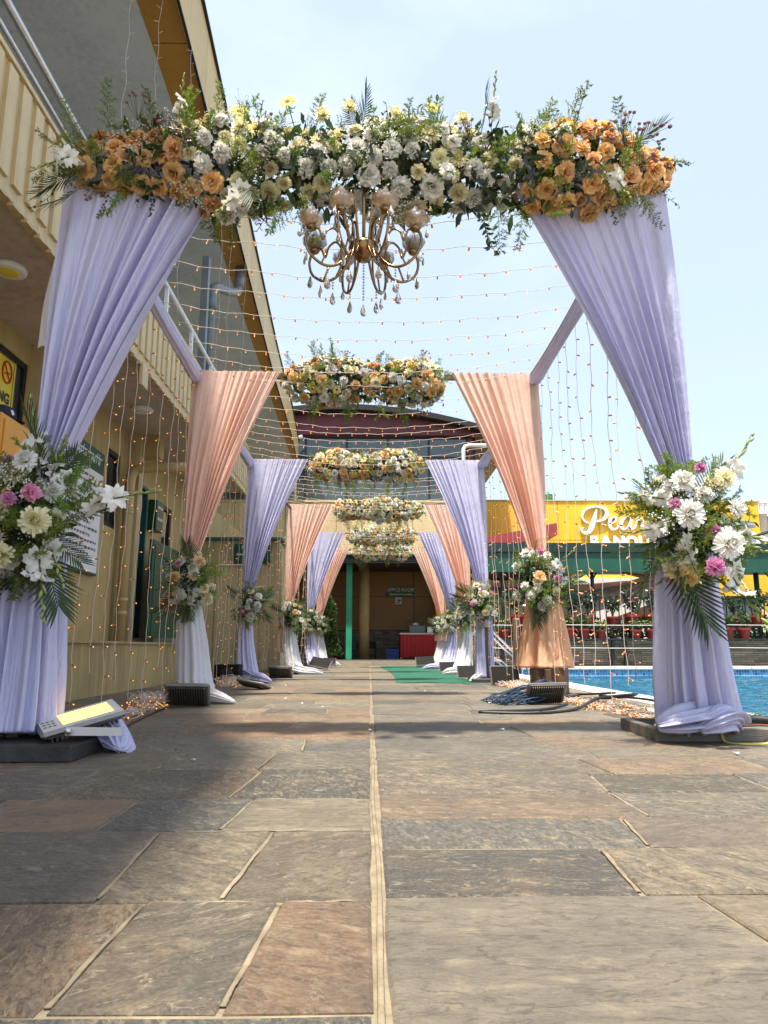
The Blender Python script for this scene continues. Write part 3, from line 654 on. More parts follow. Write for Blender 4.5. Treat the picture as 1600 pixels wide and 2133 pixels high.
# pipes
t_ = thing('drain_pipe', (-2.98, 8.66, .5), 'ochre painted drain pipe running down the wall beside the door', 'pipe')
m_ = MB(); m_.tube([(-2.98, 8.66, .5), (-2.98, 8.66, 2.42), (-2.97, 8.66, 2.54), (-2.93, 8.66, 2.61), (-2.86, 8.66, 2.64), (-2.5, 8.66, 2.65), (-2.05, 8.66, 2.66)], .062, 14); part('pipe', m_, mt['pipeb'], t_, True)
for z in (.82, .98, 2.30, 2.05):
    m_ = MB(); m_.tube([(-2.98, 8.66, z), (-2.98, 8.66, z+.05)], .070, 14); part('collar', m_, mt['pipeb'], t_, True)
t_ = thing('rainwater_pipe', (-2.42, 10.1, 4), 'grey rainwater pipe bending up to the roof above the balcony', 'pipe')
m_ = MB(); m_.tube([(-2.44, 10.1, 3.97), (-2.44, 10.1, 5.72), (-2.43, 10.14, 5.86), (-2.40, 10.3, 5.98), (-2.33, 10.9, 6.22), (-2.28, 11.25, 6.40), (-2.26, 11.3, 6.55), (-2.26, 11.3, 6.88)], .075, 14); part('pipe', m_, mt['pipeg'], t_, True)
for z0, z1, rr in ((5.5, 5.72, .088), (4.3, 4.36, .085)):
    m_ = MB(); m_.tube([(-2.44, 10.1, z0), (-2.44, 10.1, z1)], rr, 14); part('collar', m_, mt['pipeg'], t_, True)
m_ = MB(); m_.tube([(-2.26, 11.3, 6.5), (-2.26, 11.3, 6.72)], .088, 14); part('collar', m_, mt['pipeg'], t_, True)
m_ = MB(); m_.box(-2.52, -2.42, 9.78, 9.90, 3.97, 6.2)
single('steel_upright', m_, mt['pipeg'], 'dark grey square upright standing on the balcony beside the rainwater pipe', 'post')
m_ = MB(); m_.box(-2.30, -2.26, 6.95, 7.02, 3.96, 4.4)
# notice board
t_ = thing('notice_board', (-3.08, 7.4, 1.9), 'white notice board with a green heading on the ochre wall behind the nearest drape', 'board')
m_ = MB(); m_.bbox(-3.09, -3.05, 7.02, 7.98, 1.22, 2.62, .006); part('backing', m_, mt['greenb'], t_)
m_ = MB(); m_.box(-3.05, -3.046, 7.04, 7.96, 1.25, 2.36); part('sheet', m_, mt['white'], t_)
m_ = MB(); random.seed(3); z = 2.28
while z > 1.35:
    y = 7.10; end = U(7.62, 7.9)
    while y < end:
        ln = U(.03, .09); m_.box(-3.0445, -3.0435, y, min(y+ln, end), z-.008, z+.008)
        for q in range(int(ln/.02)): m_.box(-3.0444, -3.0436, y+q*.02, y+q*.02+.006, z-.020, z+U(.008, .018))
        y += ln + .022
    z -= U(.055, .075)
o = part('small_print', m_, mt['print'], t_); o['kind'] = 'stuff'
m_ = MB(); m_.box(-3.0485, -3.0465, 7.14, 7.90, 2.525, 2.54); y = 7.16
while y < 7.88:
    m_.box(-3.0484, -3.0466, y, y+.012, 2.43+U(0,.03), 2.525)
    if rnd() < .6: m_.bar((-3.0475, y+.012, 2.47), (-3.0475, y+.045, 2.49+U(-.03,.02)), .012, .002, up=(1,0,0))
    if rnd() < .3: m_.bar((-3.0475, y, 2.54), (-3.0475, y+.03, 2.575), .010, .002, up=(1,0,0))
    y += U(.035, .065)
part('heading', m_, mt['white'], t_)
# NO SMOKING sign on the glass
t_ = thing('no_smoking_sign', (-3.15, 5.7, 2.6), 'yellow no smoking sign stuck on the dark window at the left edge', 'sign')
MY = lambda y, z: face_M((-3.118, y, z), (0,1,0), (0,0,1))
m_ = MB(); m_.box(-3.133, -3.123, 5.26, 5.98, 2.37, 3.0-.08); part('sheet', m_, mt['signy'], t_)
m_ = MB()
for (a, b, c, d_) in ((5.29, 5.95, 2.40, 2.407), (5.29, 5.95, 2.883, 2.89), (5.29, 5.297, 2.407, 2.883), (5.943, 5.95, 2.407, 2.883)): m_.box(-3.122, -3.120, a, b, c, d_)
for tx, sz, y, z, bd in (('Please', .13, 5.53, 2.82, 0), ('NO', .13, 5.62, 2.69, .004), ('SMOKING', .125, 5.63, 2.53, .004)):
    tm = text_mb(tx, sz, MY(y, z), .001, 0, bd); m_.add(tm.v, tm.f)
part('lettering', m_, mt['print'], t_)
m_ = MB(); N = 28; ring = [( -3.118, 5.83 + .075*cos(2*PI*i/N), 2.76 + .095*sin(2*PI*i/N)) for i in range(N+1)]; m_.tube(ring, .009, 6, cap=False); m_.bar((-3.116, 5.78, 2.83), (-3.116, 5.88, 2.69), .012, .004, up=(1,0,0)); m_.bar((-3.117, 5.79, 2.74), (-3.117, 5.87, 2.76), .014, .003, up=(1,0,0))
part('prohibition_ring', m_, mt['red'], t_)
# lockers on the plinth with a cap on top
t_ = thing('locker', (-2.6, 5.0, .5), 'orange metal locker standing on the plinth at the left edge', 'locker')
for y0, y1 in ((4.50, 4.965), (4.985, 5.5)):
    m_ = MB(); m_.bbox(-2.86, -2.41, y0, y1, .56, 1.96, .012); b_ = part('cabinet', m_, mt['locker'], t_)
    for z0, z1 in ((.60, 1.24), (1.27, 1.925)):
        m_ = MB(); m_.bbox(-2.411, -2.398, y0+.03, y1-.03, z0, z1, .005); dd = part('door', m_, mt['locker'], b_)
        m_ = MB(); m_.lathe([(.014, 0), (.014, .01), (.006, .018), (0, .018)], 10, M=face_M((-2.398, y0+.08, z0+.34), (0,1,0), (0,0,1))); part('lock', m_, mt['steel'], dd)
m_ = MB(); m_.box(-2.82, -2.46, 4.55, 5.45, .50, .56); part('base', m_, mt['black'], t_)
t_ = thing('baseball_cap', (-2.5, 4.68, 1.96), 'navy baseball cap lying on top of the orange locker', 'cap')
m_ = MB(); n = 20; prof = [(.092, 0), (.094, .03), (.086, .062), (.062, .092), (.03, .106), (0, .110)]
m_.lathe(prof, n, (-2.52, 4.70, 1.962)); part('crown', m_, mt['navy'], t_, True)
m_ = MB(); vs = []
for i in range(9):
    a = -PI*.42 + PI*.84*i/8 + R(70)
    for q in range(4): r = .088 + .075*q/3*max(.1, cos((i-4)/4*1.35)); vs.append((-2.52 + r*cos(a), 4.70 + r*sin(a), 1.972 - .008*(q/3) + .012*cos((i-4)/4*1.5)))
m_.add(vs, [(i*4+q, i*4+q+1, (i+1)*4+q+1, (i+1)*4+q) for i in range(8) for q in range(3)]); part('brim', m_, mt['navy'], t_, True)
m_ = text_mb('S', .05, face_M((-2.432, 4.668, 2.005), (.30, .95, 0), (-.35, .11, .93)), .002, 0, .0015); m2_ = text_mb('F', .042, face_M((-2.431, 4.676, 1.999), (.30, .95, 0), (-.35, .11, .93)), .0025, 0, .001); m_.add(m2_.v, m2_.f); part('emblem', m_, mt['white'], t_)
# small hanging green sign + green panel leaning by the door
t_ = thing('hanging_sign', (-2.98, 9.95, 2.4), 'small green sign box hanging on the wall between door and window', 'sign')
m_ = MB(); m_.bbox(-3.09, -2.97, 9.80, 10.12, 2.05, 2.48, .008); part('box', m_, mt['greenb'], t_)
m_ = MB(); random.seed(2)
for k in range(2):
    for q in range(3): m_.box(-2.969, -2.967, 9.85+q*.08, 9.91+q*.08, 2.36-k*.16, 2.40-k*.16)
part('lettering', m_, mt['offwhite'], t_)
m_ = MB(); m_.bbox(-2.80, -2.74, 9.0, 10.35, .50, 1.80, .01); m_.box(-2.738, -2.733, 9.06, 10.29, .56, 1.74)
single('green_board', m_, mt['greenb'], 'large dark green panel standing on the plinth behind the left peach drape', 'panel')
# dangling rust cable by the step
m_ = MB(); m_.tube([(-2.40, 4.4, 1.1), (-2.38, 4.45, .8), (-2.36, 4.4, .62), (-2.40, 4.15, .52), (-2.42, 4.1, .40), (-2.43, 4.05, .22), (-2.3, 3.9, .18), (-2.22, 3.75, .1), (-2.2, 3.5, .02)], .006, 6)
single('power_cable', m_, mt['rcable'], 'thin rust red cable hanging down the plinth at the left edge', 'cable', smooth=True)

# ---- ochre cabin block beyond the second arch (front face turned to the viewer)
CB = thing('cabin_block', (-2.5, 13.5, 0), 'pale ochre cabin block with a green sign between the left arches', 'building')
m_ = MB(); m_.box(-3.6, -1.66, 13.0, 15.6, 0, 2.38); part('wall', m_, mt['plaster2'], CB)
for i, x in enumerate((-3.2, -2.79, -2.38, -1.97)):
    m_ = MB(); m_.box(x, x+.38, 12.975, 12.998, .05, 1.90); part('panel', m_, mt['plaster2'], CB)
for i in range(5):
    m_ = MB(); m_.box(-1.658, -1.635, 13.08+i*.5, 13.5+i*.5, .05, 2.3); part('panel', m_, mt['plaster2'], CB)
m_ = MB(); m_.box(-3.1, -2.0, 12.93, 12.972, 1.915, 1.935); part('ledge', m_, mt['white'], CB)
m_ = MB(); m_.box(-3.65, -1.60, 12.9, 15.7, 2.385, 2.43); part('roof', m_, mt['teal'], CB)
t_ = thing('wall_sign', (-2.1, 12.95, 2.1), 'dark green sign with white lettering on the cabin block behind a lilac drape', 'sign')
m_ = MB(); m_.bbox(-2.47, -1.80, 12.9, 12.97, 1.955, 2.31, .012); part('board', m_, mt['greenb'], t_)
m_ = text_mb('N', .09, face_M((-2.30, 12.897, 2.24), (1,0,0), (0,0,1)), .002)
random.seed(4)
for q in range(6): m_.box(-2.42+q*.05, -2.385+q*.05, 12.896, 12.898, 2.10, 2.125)
part('lettering', m_, mt['white'], t_)
t_ = thing('wall_lantern', (-1.6, 13.9, 1.8), 'small black wall lantern on the side of the ochre cabin block', 'lantern')
m_ = MB(); m_.lathe([(.01,.1), (.06,.06), (.065,.04), (.05,.03)], 8, (-1.55, 13.9, 1.95)); m_.lathe([(.05,-.12), (.02,-.14), (0,-.15)], 8, (-1.55, 13.9, 1.95)); m_.tube([(-1.63, 13.9, 1.72), (-1.58, 13.9, 1.70), (-1.55, 13.9, 1.8)], .015, 6); part('frame', m_, mt['black'], t_)
m_ = MB(); m_.lathe([(.048,.03), (.042,-.12)], 8, (-1.55, 13.9, 1.95)); part('shade', m_, mt['white'], t_)
# ================================================================== END BUILDING (office)
EY = 24.5
EB = thing('office_building', (.5, EY, 0), 'dark maroon office building with a glazed upper storey at the end of the walkway', 'building')
def Q(name, mb, mat, smooth=False, parent=None): return part(name, mb, mt[mat], parent or EB, smooth)
m_ = MB(); m_.box(-5.5, 7.0, EY-.05, 31, 0, .06); Q('threshold', m_, 'woodfl')
m_ = MB(); m_.box(-5.5, 7.0, EY-.35, EY-.06, 0, .03); Q('front_step', m_, 'conc')
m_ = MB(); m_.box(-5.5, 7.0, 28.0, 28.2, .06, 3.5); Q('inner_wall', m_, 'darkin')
xs = [-4.2, -2.2, -.10, 1.74, 3.5, 5.3]
for a, b in zip(xs[:-1], xs[1:]):
    for z0, z1 in ((1.12, 2.42), (2.44, 3.4)):
        m_ = MB(); m_.box(a+.015, b-.015, 27.95, 27.998, z0, z1); Q('wall_panel', m_, 'cladbrown')
m_ = MB(); m_.box(-4.2, 5.3, 27.93, 27.999, .06, 1.10); Q('stone_dado', m_, 'ledge')
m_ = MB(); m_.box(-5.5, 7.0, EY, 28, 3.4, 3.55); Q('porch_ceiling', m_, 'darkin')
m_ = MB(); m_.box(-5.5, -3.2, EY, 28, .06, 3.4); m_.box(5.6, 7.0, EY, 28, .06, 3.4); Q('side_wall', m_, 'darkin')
m_ = MB(); m_.box(-.80, -.60, EY+.05, EY+.25, .06, 3.4); Q('green_pillar', m_, 'gpillar')
m_ = MB(); m_.lathe([(.2, .06), (.2, 3.4)], 18, (-.20, EY+1.6, 0)); Q('round_pillar', m_, 'plaster', True)
m_ = MB(); m_.box(-5.5, 7.0, EY-.5, EY-.1, 3.32, 3.44); Q('canopy_slats', m_, 'black')
for i in range(4):
    m_ = MB(); m_.box(-5.5, 7.0, EY-.56, EY-.52, 3.28+i*.07, 3.31+i*.07); Q('slat', m_, 'black')
m_ = MB(); m_.box(-5.5, 3.6, EY-.6, EY-.05, 3.555, 3.63); Q('green_beam', m_, 'gpillar')
# clad parapet
x = -5.5
while x < 3.2:
    m_ = MB(); m_.box(x+.01, x+.86, EY-.52, EY-.47, 3.64, 5.36); Q('parapet_panel', m_, 'cream'); x += .87
m_ = MB(); m_.box(-5.5, 3.41, EY-.46, EY+.2, 3.56, 5.36); Q('parapet_core', m_, 'plaster2')
m_ = MB(); m_.box(-5.5, 3.41, EY-.56, EY+.2, 5.365, 5.44); Q('parapet_cap', m_, 'cream')
# glazed storey
GY = EY + .6
m_ = MB(); m_.box(-5.5, 3.8, GY+.06, 31, 5.4, 8.0); Q('upper_core', m_, 'black')
gx = [-3.55, -2.35, -.85, .65, 2.15, 3.55]
for a, b in zip(gx[:-1], gx[1:]):
    for z0, z1 in ((5.46, 7.25), (7.31, 7.98)):
        m_ = MB(); m_.box(a+.035, b-.035, GY, GY+.02, z0, z1); Q('pane', m_, 'glass2')
m_ = MB()
for x in gx: m_.box(x-.035, x+.035, GY-.03, GY+.05, 5.4, 8.02)
for z in (5.4, 7.25, 7.98): m_.box(gx[0]+.035, gx[-1]-.035, GY-.025, GY+.05, z, z+.06)
Q('window_frame', m_, 'black')
for x0, x1 in ((-3.75, -3.59), (3.6, 3.75)):
    m_ = MB(); m_.box(x0, x1, GY-.05, GY+.05, 5.42, 8.05); Q('red_upright', m_, 'maroon')
# maroon roof band with a bowed top and a black roof sheet over it
m_ = MB(); N = 16; vs = []
def bow(x): return 9.03 - .030*(x+1.0)**2
for i in range(N+1):
    x = -5.5 + 10.4*i/N
    for y in (GY-.28, GY-.1):
        vs += [(x, y, 8.05), (x, y, bow(x)-.16)]
for i in range(N):
    a = i*4; b = a+4
    m_.add([vs[a], vs[b], vs[b+1], vs[a+1], vs[a+2], vs[b+2], vs[b+3], vs[a+3]], [(0,1,2,3), (5,4,7,6), (0,4,5,1), (3,2,6,7)])
Q('roof_band', m_, 'maroon')
m_ = MB(); vs = []
for i in range(N+1):
    x = -5.8 + 11.0*i/N
    for y, dz in ((GY-.7, 0), (31, .0)): vs += [(x, y, bow(x)-.15), (x, y, bow(x)+.05)]
for i in range(N):
    a = i*4; b = a+4
    m_.add([vs[a], vs[b], vs[b+1], vs[a+1], vs[a+2], vs[b+2], vs[b+3], vs[a+3]], [(0,1,2,3), (5,4,7,6), (0,4,5,1), (3,2,6,7)])
Q('roof', m_, 'dkmetal')
m_ = MB(); m_.box(3.8, 3.9, GY+.3, 31, 3.5, 8.2); Q('side_return', m_, 'black')
t_ = thing('white_pipe', (3.4, 24.2, 5.4), 'white pipe bent over the parapet of the office building', 'pipe')
m_ = MB(); m_.tube([(3.30, 24.2, 5.44), (3.30, 24.2, 7.35), (3.36, 24.22, 7.45), (3.5, 24.25, 7.5), (4.3, 24.4, 7.55)], .07, 10); part('pipe', m_, mt['offwhite'], t_, True)
t_ = thing('vent_pipe', (-3.0, 24.1, 5.4), 'pale vertical pipe left of the office windows', 'pipe')
m_ = MB(); m_.tube([(-2.62, 24.2, 5.44), (-2.62, 24.2, 7.6), (-2.55, 24.22, 7.75), (-2.4, 24.25, 7.8)], .06, 10); part('pipe', m_, mt['offwhite'], t_, True)
# OFFICE ROOM sign
t_ = thing('office_sign', (1.2, 27.9, 2.6), 'dark green OFFICE ROOM sign with a yellow arrow on the brown wall', 'sign')
m_ = MB(); m_.bbox(.66, 1.76, 27.86, 27.93, 2.40, 2.79, .01); part('board', m_, mt['greenb'], t_)
m_ = text_mb('OFFICE ROOM', .205, face_M((1.21, 27.858, 2.68), (1,0,0), (0,0,1)), .003, 0, .003, sx=.80); part('lettering', m_, mt['offwhite'], t_)
m_ = MB(); m_.box(.86, 1.66, 27.852, 27.857, 2.49, 2.515); m_.add([(.76,27.853,2.502), (.88,27.853,2.46), (.88,27.853,2.545)], [(0,1,2)]); part('arrow', m_, mt['signy'], t_)
t_ = thing('wall_notice', (1.15, 27.9, 2.2), 'small white notice below the OFFICE ROOM sign', 'notice')
m_ = MB(); m_.box(1.0, 1.26, 27.90, 27.92, 2.13, 2.39); part('sheet', m_, mt['offwhite'], t_)
m_ = MB(); m_.box(1.10, 1.22, 27.894, 27.898, 2.24, 2.31); m_.box(1.05, 1.18, 27.894, 27.898, 2.17, 2.21); part('picture', m_, mt['print'], t_)
# red-draped table, things on it, crate, stools
t_ = thing('draped_table', (1.9, 26.6, .06), 'white-topped table draped in red cloth inside the porch', 'table')
m_ = MB(); m_.bbox(1.10, 2.72, 26.2, 27.0, .93, .985, .008); part('tabletop', m_, mt['white'], t_)
m_ = MB(); vs = []; n = 90
for i in range(n+1):
    f = i/n
    if f < .2: x, y = 1.12, 26.98 - (.76)*f/.2
    elif f < .8: x, y = 1.12 + 1.58*(f-.2)/.6, 26.21
    else: x, y = 2.70, 26.22 + .76*(f-.8)/.2
    w_ = .018*sin(i*1.3) + .012*sin(i*2.9)
    vs += [(x, y, .93), (x + w_*(1 if f < .2 or f > .8 else .3), y + w_*(1 if .2 <= f <= .8 else .3), .10)]
m_.add(vs, [(2*i, 2*i+1, 2*i+3, 2*i+2) for i in range(n)]); part('red_skirt', m_, mt['redcloth'], t_, True)
for x in (1.16, 2.66):
    for y in (26.26, 26.94): m_ = MB(); m_.box(x-.02, x+.02, y-.02, y+.02, .06, .93); part('leg', m_, mt['steel'], t_)
t_ = thing('food_warmer', (1.75, 26.6, .985), 'dark food warmer box on the red-draped table', 'warmer')
m_ = MB(); m_.bbox(1.45, 2.05, 26.35, 26.8, .99, 1.26, .02); part('body', m_, mt['pipeg'], t_)
m_ = MB(); m_.lathe([(.13, 0), (.12, .06), (.06, .1), (0, .11)], 14, (1.70, 26.55, 1.262)); part('lid', m_, mt['white'], t_, True)
t_ = thing('steel_container', (2.3, 26.5, .985), 'square steel container beside the food warmer on the red table', 'container')
m_ = MB(); m_.bbox(2.12, 2.34, 26.4, 26.65, .99, 1.2, .01); part('body', m_, mt['steel'], t_)
m_ = MB(); m_.bbox(2.11, 2.35, 26.39, 26.66, 1.2, 1.22, .005); part('lid', m_, mt['steel'], t_)
t_ = thing('plastic_crate', (.9, 26.4, .06), 'blue plastic crate beside the red-draped table', 'crate')
for (a, b, c, d_) in ((.62, 1.08, 26.3, 26.32), (.62, 1.08, 26.68, 26.70), (.62, .64, 26.32, 26.68), (1.06, 1.08, 26.32, 26.68)):
    m_ = MB()
    for z in (.06, .15, .24, .33): m_.box(a, b, c, d_, z, z+.065)
    part('side', m_, mt['bcrate'], t_)
m_ = MB(); m_.box(.64, 1.06, 26.32, 26.68, .06, .075); part('bottom', m_, mt['bcrate'], t_)
t_ = thing('black_stool_table', (0, 26.4, .06), 'low black table with thin legs inside the porch by the pillar', 'table')
m_ = MB(); m_.bbox(-.36, .26, 26.2, 26.7, .60, .68, .01); m_.box(-.34, .24, 26.22, 26.68, .42, .60); part('top', m_, mt['black_rub'], t_)
for x in (-.33, .23):
    for y in (26.23, 26.67): m_ = MB(); m_.box(x-.025, x+.025, y-.025, y+.025, .06, .60); part('leg', m_, mt['black_rub'], t_)
m_ = MB(); m_.tube([(-.36, 26.4, .63), (-.45, 26.4, .6), (-.46, 26.4, .45), (-.36, 26.4, .40)], .018, 6); part('handle', m_, mt['black_rub'], t_)
t_ = thing('gas_cylinder', (-1.1, 26.8, .06), 'dark red gas cylinder in the shadow of the porch', 'cylinder')
m_ = MB(); m_.lathe([(.14, 0), (.16, .03), (.16, .42), (.12, .50), (.05, .53), (.05, .56), (.0, .57)], 18, (-1.15, 26.8, .06)); part('body', m_, mt['maroon'], t_, True)
m_ = MB(); m_.lathe([(.09, 0), (.10, .1), (.095, .1), (.085, 0)], 14, (-1.15, 26.8, .55)); part('collar', m_, mt['maroon'], t_, True)

# ================================================================== FAR SIDE OF THE POOL
FW = thing('ledge_stone_wall', (7.5, 17.1, 0), 'low wall of stacked ledge stone behind the far pool edge', 'wall')
m_ = MB(); m_.box(2.2, 16.5, 17.15, 17.4, 0, .56); part('stone_face', m_, mt['ledge'], FW)
m_ = MB(); m_.box(2.2, 16.5, 17.10, 17.45, .562, .61); part('cap', m_, mt['conc'], FW)
k = 0
for x in (3.15, 4.45, 5.78, 6.08, 7.5, 8.12, 8.45, 9.9, 11.3, 12.8):
    m_ = MB(); m_.box(x-.035, x+.035, 17.02, 17.09, 0, .62)
    part('support_post', m_, mt['black'], FW)
# plant shelf (two steps)
SH = thing('plant_shelf', (7.5, 17.0, .6), 'two-step dark steel shelf carrying red flower pots behind the pool', 'shelf')
m_ = MB(); m_.box(2.4, 16, 16.88, 17.22, .62, .66); part('lower_shelf', m_, mt['black'], SH)
m_ = MB(); m_.box(2.4, 16, 17.28, 17.62, .92, .96); part('upper_shelf', m_, mt['black'], SH)
for x in [2.6+1.2*i for i in range(12)]:
    m_ = MB(); m_.box(x, x+.04, 17.58, 17.62, .62, .92); part('bracket', m_, mt['black'], SH)
FE = thing('railing_fence', (7.5, 17.8, .6), 'dark metal railing behind the flower pots', 'fence')
m_ = MB(); m_.box(2.3, 16.5, 17.78, 17.83, 1.66, 1.71); part('top_rail', m_, mt['dkmetal'], FE)
m_ = MB(); m_.box(2.3, 16.5, 17.78, 17.83, .70, .74); part('bottom_rail', m_, mt['dkmetal'], FE)
bm = MB(); bm.box(-.011, .011, -.011, .011, 0, .92); bme = bm.mesh('baluster', mt['dkmetal']); x = 2.4
while x < 13.5: inst('baluster', bme, FE, (x, 17.805, .74)); x += .16
for x in (2.3, 4.0, 6.0, 8.0, 10.0, 12.0):
    m_ = MB(); m_.box(x-.025, x+.025, 17.78, 17.83, 0, .70); part('post', m_, mt['dkmetal'], FE)
# rope barrier at the far pool edge
RB = thing('rope_barrier', (8.3, 16.85, 0), 'thin rope barrier with a slender pink-tied post along the far pool edge', 'barrier')
for x in (4.2, 8.3, 12.4):
    m_ = MB(); m_.tube([(x, 16.84, .02), (x, 16.84, 1.0)], .028, 8); po = part('post', m_, mt['postmetal'], RB, True)
    m_ = MB(); m_.ball((x, 16.84, 1.06), .035, 8); part('finial', m_, mt['white'], po, True)
    m_ = MB(); m_.lathe([(.034, 0), (.05, .03), (.034, .06)], 8, (x, 16.84, .92)); part('ribbon', m_, mt['p_pink'], po, True)
for z in (.98, .45):
    m_ = MB()
    for a, b in ((2.5, 4.2), (4.2, 8.3), (8.3, 12.4)):
        m_.tube([(a+(b-a)*i/10, 16.84, z - .015*sin(PI*i/10)) for i in range(11)], .008, 5)
    part('rope', m_, mt['offwhite'], RB)
# potted plants
def leafball(mb, c, rx, rz, n, size, m=0, seed=1):
    rs = random.Random(seed)
    for _ in range(n):
        d = V3((rs.gauss(0,1), rs.gauss(0,1), rs.gauss(0,1))).normalized(); rr = rs.random() ** .45
        p = V3((c[0] + d.x*rx*rr, c[1] + d.y*rx*rr, c[2] + d.z*rz*rr))
        q = V3((rs.gauss(0,1), rs.gauss(0,1), rs.gauss(0,1))).normalized(); a = (d*.6 + q).normalized(); b = a.cross(V3((rs.gauss(0,1), rs.gauss(0,1), rs.gauss(0,1)))).normalized()
        s = size * rs.uniform(.6, 1.3)
        mb.add([p, p + a*s*.5 + b*s*.28, p + a*s, p + a*s*.5 - b*s*.28], [(0,1,2,3)], m)
def pot_mesh(r=.15, h=.24):
    m_ = MB(); m_.lathe([(r*.66, 0), (r*.92, h*.80), (r*1.06, h*.80), (r*1.08, h), (r*.96, h), (r*.92, h*.86), (0, h*.86)], 18); return m_
pot_me = pot_mesh().mesh('pot', mt['redpot'], False)
soil = MB(); soil.lathe([(.138, .0), (0, .008)], 14, (0, 0, .212)); soil_me = soil.mesh('soil', mt['soil'])
pl_me = []
for k in range(4):
    m_ = MB(); leafball(m_, (0, 0, .33 + .03*k), .16, .12 + .05*(k % 2), 170, .085, 0, 20+k)
    for q in range(6):
        a = q*1.05 + k; m_.tube([(0, 0, .2), (.07*cos(a), .07*sin(a), .36)], .006, 4, 1)
    pl_me.append(m_.mesh('leaves', [mt['hedge'], mt['stem']]))
tall_me = []
for k in range(3):
    m_ = MB(); rs = random.Random(60+k)
    for q in range(7):
        a = rs.uniform(0, 6.3); l = rs.uniform(.35, .62); tx, ty = .16*cos(a), .16*sin(a)
        m_.tube([(0, 0, .2), (tx*.5, ty*.5, .2+l*.55), (tx, ty, .2+l)], .006, 4, 1)
        for j in range(5):
            f = .45 + .13*j; leafball(m_, (tx*f, ty*f, .2+l*f), .075, .06, 9, .075, 0, 100+q*9+j+k*77)
    tall_me.append(m_.mesh('leaves', [mt['leafd'], mt['stem']]))
blm = {}
for nm, mm in (('y', 'p_yellow'), ('w', 'p_white'), ('p', 'p_pink'), ('m', 'p_mauve')):
    m_ = MB(); rs = random.Random(5)
    for q in range(11):
        a = rs.uniform(0, 6.3); r_ = rs.uniform(.02, .17); c = (r_*cos(a), r_*sin(a), .40 + rs.uniform(-.04, .07)); m_.lathe([(.002, 0), (.030, .012), (.026, .022), (0, .018)], 7, c)
    blm[nm] = m_.mesh('blooms', mt[mm])
random.seed(21)
lows = [(4.75,'y'), (5.10,None), (5.50,'y'), (6.35,'y'), (6.72,'y'), (7.12,None), (7.45,'w'), (7.95,None), (8.55,'m'), (8.95,'m'), (9.65,'y'), (10.2,None), (10.9,'w'), (3.9,'m'), (3.2,None)]
colw = {'y': 'yellow blooms', 'w': 'small white blooms', 'm': 'mauve blooms', 'p': 'pink blooms', None: 'plain green leaves'}
def seen(n): return ORD[n] if n < len(ORD) else str(n)
lows.sort(key=lambda q: q[0])
for i, (x, c) in enumerate(lows):
    t_ = thing('potted_plant', (x, 17.04, .66), 'red pot with %s, %s from the left on the lower plant shelf' % (colw[c], seen(i)), 'potted plant', 'red flower pots on the lower shelf')
    s = U(.85, 1.08); inst('pot', pot_me, t_, (x, 17.04, .66), None, s); inst('soil', soil_me, t_, (x, 17.04, .66), None, s)
    inst('leaves', pl_me[i % 4], t_, (x, 17.04, .66), Quaternion((0,0,1), U(0,6)), s)
    if c: inst('blooms', blm[c], t_, (x, 17.04, .66), Quaternion((0,0,1), U(0,6)), s)
ups = [3.6, 4.3, 4.95, 5.35, 5.95, 6.45, 6.9, 7.4, 8.0, 8.55, 9.0, 9.5, 10.0, 10.6]
for i, x in enumerate(ups):
    t_ = thing('potted_shrub', (x, 17.45, .96), 'tall leafy plant in a red pot, %s from the left on the upper plant shelf' % seen(i), 'potted plant', 'red flower pots on the upper shelf')
    s = U(.95, 1.2); inst('pot', pot_me, t_, (x, 17.45, .96), None, s); inst('soil', soil_me, t_, (x, 17.45, .96), None, s)
    inst('leaves', tall_me[i % 3], t_, (x, 17.45, .96), Quaternion((0,0,1), U(0,6)), s)
    if i % 4 == 1: inst('blooms', blm['p'], t_, (x, 17.45, 1.1), None, s)
HG = thing('hedge', (8, 18.5, 0), 'dark leafy hedge behind the railing and flower pots', 'hedge')
m_ = MB(); rs = random.Random(44)
for _ in range(9000):
    x = rs.uniform(3.0, 14.0); hgt = 1.15 + .22*mnoise.noise(V3((x*1.2, 0, 3))) + .16*mnoise.noise(V3((x*4.1, 2, 3))); z = hgt*rs.random()**.6; y = 18.45 + rs.uniform(-.35, .35)*(1 - .4*z/hgt)
    d = V3((rs.gauss(0,1), rs.gauss(-.4,1), rs.gauss(.3,1))).normalized(); leafq = .13*rs.uniform(.6, 1.3); b = d.cross(V3((rs.gauss(0,1), rs.gauss(0,1), rs.gauss(0,1)))).normalized(); p = V3((x, y, z))
    m_.add([p, p + d*leafq*.5 + b*leafq*.26, p + d*leafq, p + d*leafq*.5 - b*leafq*.26], [(0,1,2,3)])
o = part('foliage', m_, mt['leafd'], HG); o['kind'] = 'stuff'
m_ = MB(); m_.box(3.0, 14.0, 18.35, 18.55, 0, .6); part('planter', m_, mt['darkin'], HG)
